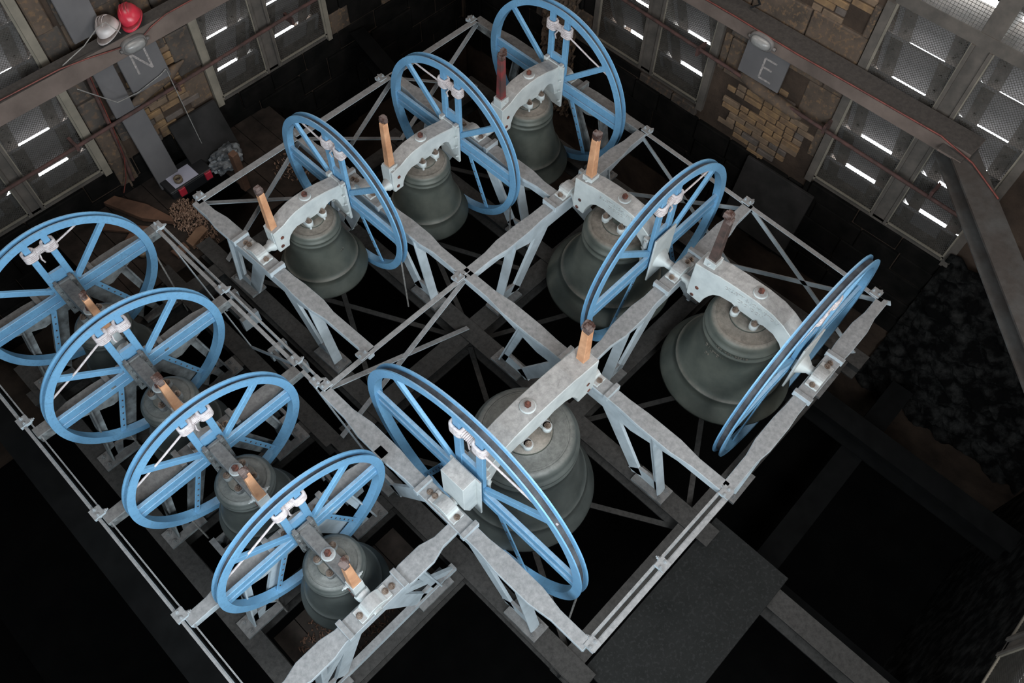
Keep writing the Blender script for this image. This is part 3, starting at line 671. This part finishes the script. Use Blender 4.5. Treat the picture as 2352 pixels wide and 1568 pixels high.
    def spoke(u0, z0, u1, z1, wd, tk=.032, nm='spoke', m='blue', xo=0):
        q = MB(); dd = Vector((u1 - u0, z1 - z0)).normalized(); n = Vector((-dd.y, dd.x)) * wd / 2
        q.prism([(u0 - n.x, z0 - n.y), (u0 + n.x, z0 + n.y), (u1 + n.x, z1 + n.y), (u1 - n.x, z1 - n.y)], -tk / 2, tk / 2, (xm + xo, 0, yoff), (0, 1, 0), (0, 0, 1), (1, 0, 0))
        return q.build(nm, m, wheel, bevel=.003)
    hb = .062 * s ** .4
    zin = lambda u: math.sqrt(max(0, ri * ri - u * u))
    for z_ in (.048 * s, -.048 * s): spoke(-zin(z_), z_, zin(z_), z_, hb, .034, 'cross_bar')
    spoke(-zin(0), 0, zin(0), 0, .03, .016, 'cross_bar_web')
    for sg in (1, -1):
        spoke(sg * .12 * s, .12 * s, sg * ri * .735, ri * .685, .052 * s ** .5)
        spoke(sg * .22 * s, -.09 * s, sg * ri * .56, -ri * .82, .048 * s ** .5, .012, 'perforated_stay')
        bu = .088 * s ** .7
        spoke(sg * bu, -.05, sg * bu, zin(bu), .056 * s ** .6, .036, 'upright_board')
        for i in range(6):
            q = MB(); f = .12 + .15 * i; u = sg * (.22 * s + (ri * .56 - .22 * s) * f); z = -.09 * s + (-ri * .82 + .09 * s) * f
            q.lathe([(0, 0), (.008, 0), (.008, .003), (0, .003)], 6, (xm - d * .007 - d * .003 * (1 if d > 0 else 0), u, z + yoff), (1, 0, 0))
            q.build('rivet', 'burnt', wheel)
    q = MB(); q.box((xm - .014, -.07 * s, -.05), (xm + .014, .07 * s, .33 * s)); q.build('centre_board', 'blue', wheel)
    # --- rope tie (rests on the wheel: its own thing)
    if rope:
        rlab, rside, rend, = rope
        rt = thing('bell_rope', rlab, 'rope', loc, rotz, 'white bell ropes tied round the wheels')
        zz = R * .745; xf = xm
        bu = .088 * s ** .7
        for sg in (1, -1):
            b = MB()   # cloth like bands of rope around each upright
            hw_ = .030 * s ** .6; lo, hi = zz - .045 * s ** .5, zz + .045 * s ** .5
            nb = 5
            for i in range(nb):
                z1 = lo + (hi - lo) * (i + .5) / nb; ring = []
                for kk in range(17):
                    a = 2 * PI * kk / 16; ring.append((xf + .034 * math.copysign(abs(math.cos(a)) ** .6, math.cos(a)), sg * bu + (hw_ + .016) * math.copysign(abs(math.sin(a)) ** .6, math.sin(a)), z1 + yoff + random.uniform(-.002, .002)))
                b.tube(ring, .0135, 6, False)
            b.build('rope_binding', 'rope', rt)
        b = MB()     # lashing between the boards
        for i in range(9):
            y = -bu * .55 + bu * 1.1 * i / 8; ring = []
            for kk in range(13):
                a = 2 * PI * kk / 12; ring.append((xf + .028 * math.cos(a), y + .006 * math.sin(a), zz + yoff + .036 * math.sin(a) * (1.1 - .5 * math.sin(i / 8 * PI))))
            b.tube(ring, .0075, 6, False)
        for off in (-.02, 0, .02): b.tube([(xf - .01, -bu, zz + yoff + off), (xf + .012, 0, zz + yoff - off * .4), (xf - .01, bu, zz + yoff + off)], .010, 6)
        b.tube([(xf + .02, .01, zz + yoff - .02), (xf - d * .03, .03, zz + yoff - .07), (xf - d * .02, .02, zz + yoff - .12)], .008, 6)
        b.build('lashing', 'rope', rt)
        b = MB(); ue, ze = rend[0] * R, rend[1] * R
        b.tube([(xf - d * .02, rside * (bu + .03), zz - .01 + yoff), (xf - d * .01, (rside * bu + ue) / 2, (zz + ze) / 2 - .01 + yoff), (xf, ue, ze + yoff)], .0085, 8); b.build('rope_strand', 'rope', rt)
        if fall:
            b = MB(); b.tube([(xm, fall[0] * R, yoff - math.sqrt(max(0, 1 - fall[0] ** 2)) * (R - .03)), (xm, fall[0] * R + fall[1], fall[2])], .0085, 8); b.build('falling_strand', 'rope_old', rt)
    return t
G4 = None
RP = 'white rope lashed to the wheel of '
# four small bells, left side (wheel toward +Y)
LP = dict(crown=.215, lip=.35, zc=.03, zl=-.62, hh=.20, hwid=.055, arch=False, sbase=.24)
def left(where, x, y, R, wn, sx, top, bl, br, rl, rs, re, fall):
    make_bell(where, '', (x, y, 0), PI / 2, R, wn - y, 1, sx=-(y - sx), stay_mat='oak', stay_top=top, gud=(-(y - bl), br - y), rope=(rl, rs, re), fall=fall, **LP)
left('small bell at the upper left edge, its wheel cut by the frame', .345, 4.98, .784, 5.40, 4.68, .74, 4.47, 5.52, RP + 'the uppermost small bell at the left edge', -1, (-.50, .80), (-.97, .0, -1.2))
left('second small bell from the top on the left', .335, 3.98, .776, 4.35, 3.70, .72, 3.49, 4.46, RP + 'the second small bell from the top left', 1, (.86, .38), (.5, .0, -1.1))
left('third small bell from the top on the left', .34, 3.00, .752, 3.30, 2.71, .70, 2.45, 3.48, RP + 'the third small bell on the left', 1, (.84, .40), (.62, .0, -1.1))
left('small bell at the bottom left, stay nearest the bright front frame', .41, 2.03, .750, 2.325, 1.75, .70, 1.60, 2.43, RP + 'the bottom small bell', 1, (.86, .36), (.6, .0, -1.1))
def sh(xf, k, kz, xr):      # arch outline (top, underside) for the back-bell pattern
    top = [(xf, .20), (-.31, .225), (-.235, .262), (-.157, .285), (-.06, .292), (.05, .290), (.178, .270), (.28, .245), (.35, .235)]
    und = [(xf, -.02), (xf + .01, -.06), (-.31, -.055), (-.30, .0), (-.275, .05), (-.235, .085), (-.19, .105), (-.12, .098), (-.10, .085), (.10, .085), (.12, .085), (.150, .112), (.19, .125), (.23, .118), (.265, .085), (.285, .03), (.30, -.04), (.35, -.05)]
    f = lambda L: [(x * k, z * kz) for x, z in L]
    top, und = f(top), f(und); top[-1] = (xr, top[-1][1]); und[-1] = (xr, und[-1][1]); return top, und
def shR(k, kz, xr):         # the larger right-hand pattern
    top = [(-.575, .39), (-.40, .415), (-.34, .432), (-.19, .445), (.03, .452), (.19, .435), (.30, .395), (.42, .32), (.47, .27)]
    und = [(-.575, .06), (-.565, -.03), (-.42, -.045), (-.405, .03), (-.37, .11), (-.334, .17), (-.27, .215), (-.16, .235), (-.11, .215), (.11, .215), (.16, .235), (.26, .222), (.34, .165), (.40, .07), (.43, -.03), (.47, -.12)]
    f = lambda L: [(x * k, z * kz) for x, z in L]
    top, und = f(top), f(und); top[-1] = (xr, top[-1][1]); und[-1] = (xr, und[-1][1]); return top, und
make_bell('leftmost of the three back bells, pale wooden stay leaning over the cage corner', '', (2.30, 4.62, 0), 0, .828, .354, 1, .240, .43, 0, -.70, .288, -.385, 'oak', .70, (-.56, .56), rope=(RP + 'the leftmost back bell', 1, (.62, .74)), sbase=.19, fall=(-.9, 0, -1.1), shape=sh(-.43, 1, 1, .345), inscr=[('1919', .33, .030, -1.25, 0)])
make_bell('middle of the three back bells, scuffed bronze under a pale arched headstock', '', (3.50, 4.42, 0), 0, .869, .372, 1, .247, .42, .01, -.74, .292, -.39, 'oak', .80, (-.56, .58), rope=(RP + 'the middle back bell', 1, (.64, .72)), sbase=.235, fall=(-.9, 0, -1.1), shape=sh(-.42, 1.04, 1, .365))
make_bell('furthest back bell with a worn red stay by the far corner', '', (4.77, 4.24, 0), 0, .900, .378, 1, .25, .46, .02, -.80, .35, -.385, 'oak_red', .86, (-.60, .53), rope=(RP + 'the furthest back bell', -1, (-.80, .52)), sbase=.32, fall=(-.88, 0, -1.1), shape=sh(-.42, 1.06, 1.2, .37))
make_bell('upper of the two right-hand bells, below the red-nutted headstock', '', (4.2, 2.55, 0), -PI / 2, .953, .46, -1, .31, .62, .08, -.80, .40, -.39, 'oak', .90, (-.64, .62), rope=(RP + 'the upper right bell', 1, (.68, .70)), sbase=.40, outer=True, fall=None, shape=shR(.86, .89, .37),
          htext=[('GILLETT & JOHNSTON', .0, .055, .040), ('CROYDON', .0, -.0, .040)])
make_bell('lower of the two right-hand bells, dark stay and wheel seen edge-on', '', (4.184, 1.112, 0), -PI / 2, 1.024, .54, -1, .335, .605, .12, -.78, .45, -.47, 'oak_dark', 1.03, (-.69, .70), rope=(RP + 'the edge-on wheel on the right', -1, (-.8, .5)), sbase=.47, outer=True, fall=(.93, 0, -1.2), shape=shR(1, 1, .45),
          htext=[('GILLETT & JOHNSTON', .0, .045, .050), ('CROYDON', .0, -.02, .050)], inscr=[('LORATOR  GEORG', .168, .034, -1.30, 0), ('DALSTON', .27, .045, -1.72, 0), ('OF', .345, .04, -1.85, 0)])
make_bell('largest bell, broad grey crown in the foreground with the biggest wheel', '', (2.12, 1.745, 0), PI, 1.136, .63, -1, .415, .645, .06, -1.02, .47, -.62, 'oak', .90, (-.75, .79), rope=(RP + 'the largest bell in the foreground', 1, (.72, .66)), sbase=.36, outer=True, fall=(.97, 0, -1.2), block=True, shape=shR(1.22, 1.04, .55))

# ------------------------------------------------------------------ girders, pipes, lamps on the walls
o = MB(); o.prism([(6.96, .52), (7.12, .52), (7.12, .545), (7.05, .545), (7.05, .695), (7.12, .695), (7.12, .72), (6.96, .72)], -1.9, 6.45, (0, 0, 0), (0, 1, 0), (0, 0, 1), (1, 0, 0))
o = o.build('girder', 'beam', bevel=.004); tag(o, 'dusty brown girder along the north wall carrying two helmets', 'girder')
o = MB(); o.prism([(6.45, .585), (6.72, .585), (6.72, .60), (6.47, .60), (6.47, .705), (6.72, .705), (6.72, .72), (6.45, .72)], .60, 7.25, (0, 0, 0), (1, 0, 0), (0, 0, 1), (0, 1, 0))
o = o.build('girder', 'beam', bevel=.004); tag(o, 'dusty reddish girder along the east wall below the tall louvres', 'girder')
t = thing('corner_girder', 'pale rust-streaked diagonal girder at the right edge', 'girder', (6.6, .75, .6))
d0 = Vector((6.60, .78, .62)); d1 = Vector((3.9, -1.95, .62)); dd = (d1 - d0).normalized(); S = Vector((dd.y, -dd.x, 0))
b = MB(); b.prism([(-.13, .06), (.13, .06), (.13, .045), (.01, .045), (.01, -.12), (.13, -.12), (.13, -.135), (-.13, -.135), (-.13, -.12), (-.01, -.12), (-.01, .045), (-.13, .045)], 0, (d1 - d0).length, d0 - Vector(t.location), S, (0, 0, 1), dd); b.build('web_and_flanges', 'strut', t)
b = MB(); b.box((-.25, -.12, .07), (.12, .10, .09)); b.build('joint_plate', 'beam', t)
t = thing('rusty_pipe', 'thin rusty pipe crossing the north wall windows', 'pipe', (-1.9, 7.16, -.30))
MB().tube([(0, 0, 0), (2.2, 0, .03), (4.0, 0, .07), (6.0, 0, .14), (8.5, 0, .17)], .020, 8).build('pipe_run', 'pipe', t)
b = MB()
for x in (1.6, 3.2, 4.4, 5.9, 7.6): MB().box((x, -.03, .02), (x + .03, .12, .10)).build('pipe_clip', 'pipe', t)
t = thing('rusty_pipe', 'thin rusty pipe crossing the east wall windows below the girder', 'pipe', (6.66, 7.1, .10))
MB().tube([(0, 0, .0), (0, -2.2, -.06), (0, -4.4, -.14), (0, -7.3, -.22)], .020, 8).build('pipe_run', 'pipe', t)
b = MB()
for y in (-2.2, -3.6, -5.2, -6.4): MB().box((-.03, y, -.19), (.12, y + .03, -.09)).build('pipe_clip', 'pipe', t)
# plastered sleeve on the east pipe
o = MB(); o.tube([(6.70, 3.0, -.05), (6.68, 2.93, -.03), (6.66, 2.75, -.05), (6.66, 2.45, -.07), (6.68, 2.25, -.10), (6.70, 2.2, -.12)], [.02, .05, .065, .06, .055, .02], 10)
o = o.build('mortar_lump', 'stone_a'); tag(o, 'lump of lagging round the pipe on the east wall bricks', 'lagging')
o = MB(); o.tube([(1.95, 7.22, -.20), (2.1, 7.20, -.17), (2.25, 7.19, -.10), (2.5, 7.20, -.08), (2.7, 7.22, -.04)], [.01, .05, .07, .06, .01], 10)
o = o.build('mortar_lump', 'stone_a'); tag(o, 'ragged mortar lump on the pipe over the north wall bricks', 'lagging')
t = thing('conduit', 'brown conduit with red cable down the north wall left of the slates', 'conduit', (1.76, 7.22, .5))
MB().tube([(0, 0, 0), (-.03, 0, -.6), (-.06, 0, -1.15), (-.10, 0, -1.55)], .022, 8).build('pipe_run', 'pipe', t)
MB().tube([(.02, -.03, 0), (-.01, -.035, -.4), (-.03, -.03, -.8), (-.075, -.035, -1.2), (-.16, -.03, -1.45), (-.26, -.04, -1.6)], .006, 6).build('red_cable', 'cable', t)
def cable(label, pts, r, m, cat='cable', name='cable'):
    o = MB().tube(pts, r, 6).build(name, m); return tag(o, label, cat)
cable('red cable lying along the top edge of the east girder', [(6.46, 7.1, .735), (6.455, 5.5, .73), (6.46, 4.2, .727), (6.45, 3.1, .735), (6.44, 2.4, .728), (6.45, 1.6, .73), (6.46, .9, .728), (6.40, .55, .70), (6.2, .2, .69)], .008, 'cable')
cable('red cable dangling from the lamp along the north girder face', [(.9, 6.99, .73), (1.5, 6.97, .735), (1.75, 6.94, .72), (2.08, 6.93, .66)], .006, 'cable')
cable('red cable running right along the north girder from the lamp', [(2.33, 6.93, .66), (2.42, 6.93, .70), (2.6, 6.94, .735), (3.2, 6.955, .73), (4.5, 6.955, .73)], .006, 'cable')
cable('grey cord sagging under the N-marked slate', [(1.55, 6.93, .50), (1.85, 7.05, .06), (2.1, 7.12, -.02), (2.38, 7.13, .02), (2.46, 7.13, .05)], .006, 'rope_old', 'cord', 'cord')
cable('thin grey cord hanging down the north wall to the toolbox', [(2.46, 7.12, .05), (2.47, 7.10, -.4), (2.48, 7.08, -.8), (2.49, 7.05, -1.2)], .005, 'rope_old', 'cord', 'cord')
cable('grey cord looped over the white helmet', [(1.55, 7.0, .73), (1.8, 7.0, .80), (1.97, 6.99, .90), (2.06, 6.97, .93), (2.13, 6.92, .80)], .005, 'rope_old', 'cord', 'cord')
cable('dark hose looping over the top of the east girder', [(6.6, 3.75, .80), (6.62, 3.3, 1.05), (6.66, 3.15, 1.0), (6.66, 3.0, .82), (6.66, 3.08, .74)], .012, 'black_pl', 'hose', 'hose')
def bulkhead(label, loc, rz):
    t = thing('bulkhead_lamp', label, 'lamp', loc, rz, 'oval bulkhead lamps')
    n = 36
    def oval(a, b_, y): return [(a * math.copysign(abs(math.cos(q)) ** .75, math.cos(q)), y, b_ * math.copysign(abs(math.sin(q)) ** .75, math.sin(q))) for q in [2 * PI * i / n for i in range(n)]]
    rings = [oval(.13, .078, 0), oval(.13, .078, -.03), oval(.115, .063, -.042), oval(.108, .056, -.034)]
    b = MB(); b.add([v for r in rings for v in r], [(i * n + k, i * n + (k + 1) % n, (i + 1) * n + (k + 1) % n, (i + 1) * n + k) for i in range(3) for k in range(n)], True); b.add(rings[0], [tuple(range(n))]); b.build('casing', 'lampcase', t)
    rings = [oval(.108, .056, -.034), oval(.10, .050, -.062), oval(.075, .036, -.080), oval(.03, .015, -.087)]
    b = MB(); b.add([v for r in rings for v in r], [(i * n + k, i * n + (k + 1) % n, (i + 1) * n + (k + 1) % n, (i + 1) * n + k) for i in range(3) for k in range(n)], True); b.add(rings[3], [tuple(range(n))]); b.build('glass', 'lampglass', t)
    
    for x in (-.15, .12): MB().lathe([(0, 0), (.018, 0), (.018, .04), (0, .04)], 8, (x, -.015, -.01), (1, 0, 0)).build('cable_gland', 'lampcase', t)
bulkhead('oval glass bulkhead lamp on the north girder above the letter N', (2.205, 6.955, .62), 0)
bulkhead('oval glass bulkhead lamp on the east girder above the letter E', (6.445, 2.76, .66), -PI / 2)

# ------------------------------------------------------------------ slates against the walls
def slate(label, u0, u1, z0, z1, side, m='slate', lean=.06, letter=None, d=-.06, name='slate_slab'):
    wf = N_ if side == 'N' else E_
    b = MB(); vs = []
    for t_ in (0, .035):
        for u, z in ((u0, z0), (u1, z0), (u1, z1), (u0, z1)):
            dd = d - t_ - lean * (1 - (z - z0) / (z1 - z0)); vs.append(wf.p(u, dd, z))
    b.add(vs, [(0, 1, 2, 3), (4, 5, 6, 7), (0, 1, 5, 4), (1, 2, 6, 5), (2, 3, 7, 6), (3, 0, 4, 7)])
    o = b.build(name, m, bevel=.006); tag(o, label, 'slate')
    if letter:
        c = MB(); uc, zc_, hgt = (u0 + u1) / 2, (z0 + z1) / 2, letter[1]
        for A, B in letter[0]:
            def q(p): 
                u = uc + p[0] * hgt + letter[2]; z = zc_ + p[1] * hgt + letter[3]; dd = d - .0365 - lean * (1 - (z - z0) / (z1 - z0)); return Vector(wf.p(u, dd, z))
            a_, b_ = q(A), q(B); dr = (b_ - a_).normalized(); nn = Vector(wf.p(0, -1, 0)) - Vector(wf.p(0, 0, 0)); S = dr.cross(nn).normalized() * .011
            c.add([a_ + S, a_ - S, b_ - S, b_ + S, a_ + S + nn * .002, a_ - S + nn * .002, b_ - S + nn * .002, b_ + S + nn * .002], [(0, 1, 2, 3), (4, 5, 6, 7), (0, 1, 5, 4), (1, 2, 6, 5), (2, 3, 7, 6), (3, 0, 4, 7)])
        c.build('chalk_letter', 'chalk', o)
    return o
Nl = [((-.32, -.5), (-.32, .5)), ((-.32, .5), (.32, -.5)), ((.32, -.5), (.32, .5))]
El = [((-.28, -.5), (-.28, .5)), ((-.28, .5), (.35, .5)), ((-.28, .06), (.22, .06)), ((-.28, -.5), (.38, -.5))]
slate('grey slate slab chalked with the letter N under the lamp', 2.06, 2.50, -.06, .50, 'N', letter=(Nl, .24, .0, .02))
El2 = [((-a[0], a[1]), (-b[0], b[1])) for a, b in El]
slate('grey slate slab chalked with the letter E under the east lamp', 2.52, 3.02, .02, .56, 'E', letter=(El2, .22, -.06, -.10), d=-.05)
slate('narrow dark slate slab left of the N-marked one', 1.80, 2.02, -.22, .42, 'N', lean=.03)
slate('tall grey slate slab leaning beside the brick patch', 1.84, 2.10, -1.2, -.16, 'N', lean=.20)
slate('wide dark slate slab leaning below the north wall bricks', 2.26, 2.86, -1.2, -.68, 'N', 'slate_dark', .25)
slate('grey slate slab standing above the girder beside the helmets', 1.78, 2.08, .72, 1.5, 'N', lean=.03)
slate('dark rough slab leaning low on the east wall below the bricks', 1.72, 2.6, -1.9, -.98, 'E', 'slate_dark', .15)

# ------------------------------------------------------------------ helmets on the girder
def helmet(label, loc, rz, m, rx=0):
    t = thing('hard_hat', label, 'helmet', loc, rz, 'helmets on the north girder'); t.rotation_euler = (rx, 0, rz)
    nu, nv = 28, 10; vs = []
    for j in range(nv + 1):
        ph = PI / 2 * j / nv
        for i in range(nu):
            a = 2 * PI * i / nu; r = math.cos(ph)
            rid = 1 + (.05 if abs(math.sin(a)) < .3 and j < nv else 0)
            vs.append((.135 * r * math.cos(a), .105 * r * math.sin(a), .125 * math.sin(ph) * rid + .02))
    b = MB(); b.add(vs, [(j * nu + i, j * nu + (i + 1) % nu, (j + 1) * nu + (i + 1) % nu, (j + 1) * nu + i) for j in range(nv) for i in range(nu)], True); b.build('shell', m, t)
    b = MB(); vs = []
    for i in range(nu):
        a = 2 * PI * i / nu; ex = .012 + (.055 * max(0, math.cos(a)) ** 3)
        for k, (g, z) in enumerate(((0, .022), (ex, .012), (ex, .004), (0, .014))): vs.append(((.135 + g) * math.cos(a), (.105 + g * .8) * math.sin(a), z))
    b.add(vs, [(i * 4 + k, ((i + 1) % nu) * 4 + k, ((i + 1) % nu) * 4 + (k + 1) % 4, i * 4 + (k + 1) % 4) for i in range(nu) for k in range(4)], True); b.build('brim', m, t)
    for y in (-.03, 0, .03): MB().tube([(.11 * math.cos(q), y, .02 + .131 * math.sin(q)) for q in [PI * i / 10 for i in range(1, 10)]], .006, 5).build('crown_rib', m, t)
helmet('white hard hat with grime on its crown, left one on the girder', (2.09, 7.06, .765), -2.4, 'white_pl', .28)
helmet('red hard hat on the girder beside the white one', (2.33, 7.07, .765), -2.1, 'red', .25)
o = MB().box((2.9, 6.98, .722), (3.35, 7.06, .75)).build('plank', 'plank'); tag(o, 'short brown board lying on the north girder right of the helmets', 'board')

# ------------------------------------------------------------------ clutter on the deck by the north wall
def deck(label, x0, y0, x1, y1, z=-1.22):
    t = thing('deck', label, 'deck', ((x0 + x1) / 2, y0, z)); n = max(2, int((x1 - x0) / .22)); w_ = (x1 - x0) / n
    for i in range(n):
        b = MB(); b.box((x0 + i * w_ + .003 - t.location.x, 0, -.03), (x0 + (i + 1) * w_ - .003 - t.location.x, y1 - y0, random.uniform(-.003, 0))); b.build('deck_board', 'deck', t, bevel=.002)
deck('dirty board deck at the foot of the north wall under the shavings', .62, 5.98, 1.95, 7.28)
deck('dark boards littered with chips in the pit under the bottom small bell', -.26, 1.70, 1.08, 2.34, -1.32)
deck('dirty board deck right of the toolbox behind the back rail', 2.5, 5.95, 3.5, 7.28)
t = thing('toolbox', 'black toolbox with two red latches and paper on its lid', 'toolbox', (2.06, 6.98, -1.27))
b = MB(); b.box((-.20, -.16, 0), (.32, .14, .14)); b.build('box_body', 'black_pl', t, bevel=.01)
b = MB(); b.box((-.21, -.17, .14), (.33, .15, .168)); b.build('lid', 'black_pl', t, bevel=.008)
for x in (-.12, .22):
    b = MB(); b.box((x, -.20, .06), (x + .08, -.165, .165)); b.build('latch', 'red', t, label='red latch', bevel=.006)
o = MB().box((1.93, 6.83, -1.101), (2.23, 7.045, -1.0975)).build('paper_sheet', 'paper'); tag(o, 'white sheet of paper on the toolbox lid', 'paper')
o = MB().lathe([(.030, 0), (.048, 0), (.048, .045), (.030, .045)], 28, (2.02, 6.90, -1.097), closed=True).build('tape_roll', 'tape'); tag(o, 'roll of brown tape on the white paper', 'tape')
o = MB().lathe([(.030, 0), (.052, 0), (.052, .06), (.030, .06)], 28, (1.20, 6.42, -1.218), closed=True).build('tape_roll', 'tape'); tag(o, 'roll of tape on the deck behind the uppermost left wheel', 'tape')
# crumpled bag
bm = bmesh.new(); bmesh.ops.create_icosphere(bm, subdivisions=4, radius=1); r3 = random.Random(11)
from mathutils import noise as mn
for v in bm.verts:
    f = 1 + .35 * mn.noise(v.co * 2.2) + .22 * mn.noise(v.co * 5.1) + .10 * abs(mn.noise(v.co * 11))
    v.co = Vector((v.co.x * .20 * f, v.co.y * .14 * f, max(-.06, v.co.z * .11 * f)))
me = bpy.data.meshes.new('plastic_bag'); bm.to_mesh(me); bm.free(); me.materials.append(M['bag'])
o = bpy.data.objects.new('plastic_bag', me); C.objects.link(o); o.location = (2.60, 6.85, -1.15); o.rotation_euler = (0, 0, .2); tag(o, 'crumpled grey plastic bag right of the toolbox', 'bag')
def timber(label, pts, z0, h, m, loc, rz, name='timber_offcut', cat='timber'):
    b = MB(); b.prism(pts, 0, h, (0, 0, 0), (1, 0, 0), (0, 1, 0), (0, 0, 1)); o = b.build(name, m, bevel=.004); o.location = loc; o.rotation_euler = (0, 0, rz); return tag(o, label, cat)
timber('long brown timber wedge with a hole, lying by the north wall', [(-.42, -.06), (.10, -.10), (.44, -.02), (.40, .03), (.05, .09), (-.42, .06)], 0, .06, 'plank', (1.50, 6.93, -1.215), -1.15)
timber('second brown timber under the wedge', [(-.35, -.05), (.35, -.05), (.35, .05), (-.35, .05)], 0, .035, 'plank', (1.30, 6.78, -1.218), -.9)
timber('pale wooden block with a notch on the deck edge', [(-.13, -.05), (.13, -.06), (.15, .02), (.10, .06), (-.10, .06)], 0, .06, 'plank_p', (1.72, 6.18, -1.215), .35)
timber('brown wooden block beside the pale notched block', [(-.08, -.05), (.08, -.05), (.09, .05), (-.08, .06)], 0, .05, 'plank', (1.50, 6.16, -1.215), .1)
timber('small brown board behind the uppermost left wheel', [(-.18, -.05), (.18, -.05), (.18, .05), (-.18, .05)], 0, .03, 'plank', (1.12, 6.62, -1.218), .5)
timber('brown post leaning upright left of the far deck', [(-.04, -.04), (.04, -.04), (.04, .04), (-.04, .04)], 0, .55, 'plank', (2.52, 6.4, -1.215), .1)
for k, (lab, cx, cy, rx, ry, n) in enumerate((('pale wood shavings heaped on the deck below the toolbox', 1.85, 6.52, .20, .26, 900), ('thin scatter of shavings on the far deck', 3.1, 6.3, .22, .24, 220), ('thin scatter of shavings by the pale block', 1.78, 6.16, .16, .18, 260), ('dark litter of shavings in the pit under the bottom small bell', .30, 2.0, .5, .27, 0))):
    if not n: n = 700
    b = MB(); r4 = random.Random(20 + k)
    for i in range(n):
        a = r4.random() * 2 * PI; q = math.sqrt(r4.random()) ** 1.3; x = cx + rx * q * math.cos(a); y = cy + ry * q * math.sin(a)
        z = (-1.218 if k < 3 else -1.318) + r4.random() * .05 * (1 - q); th = r4.random() * PI; L = r4.uniform(.008, .022); W_ = r4.uniform(.004, .009)
        c_, s_ = math.cos(th) * L, math.sin(th) * L; wx_, wy_ = -math.sin(th) * W_, math.cos(th) * W_
        b.add([(x - c_, y - s_, z), (x - c_ + wx_, y - s_ + wy_, z + .004), (x + c_ + wx_, y + s_ + wy_, z + .006), (x + c_, y + s_, z), (x, y, z + .016), (x + wx_, y + wy_, z + .02)], [(0, 1, 5, 4), (4, 5, 2, 3)])
    o = b.build('wood_shavings', 'shav' if k < 3 else 'plank', kind='stuff'); tag(o, lab, 'shavings')
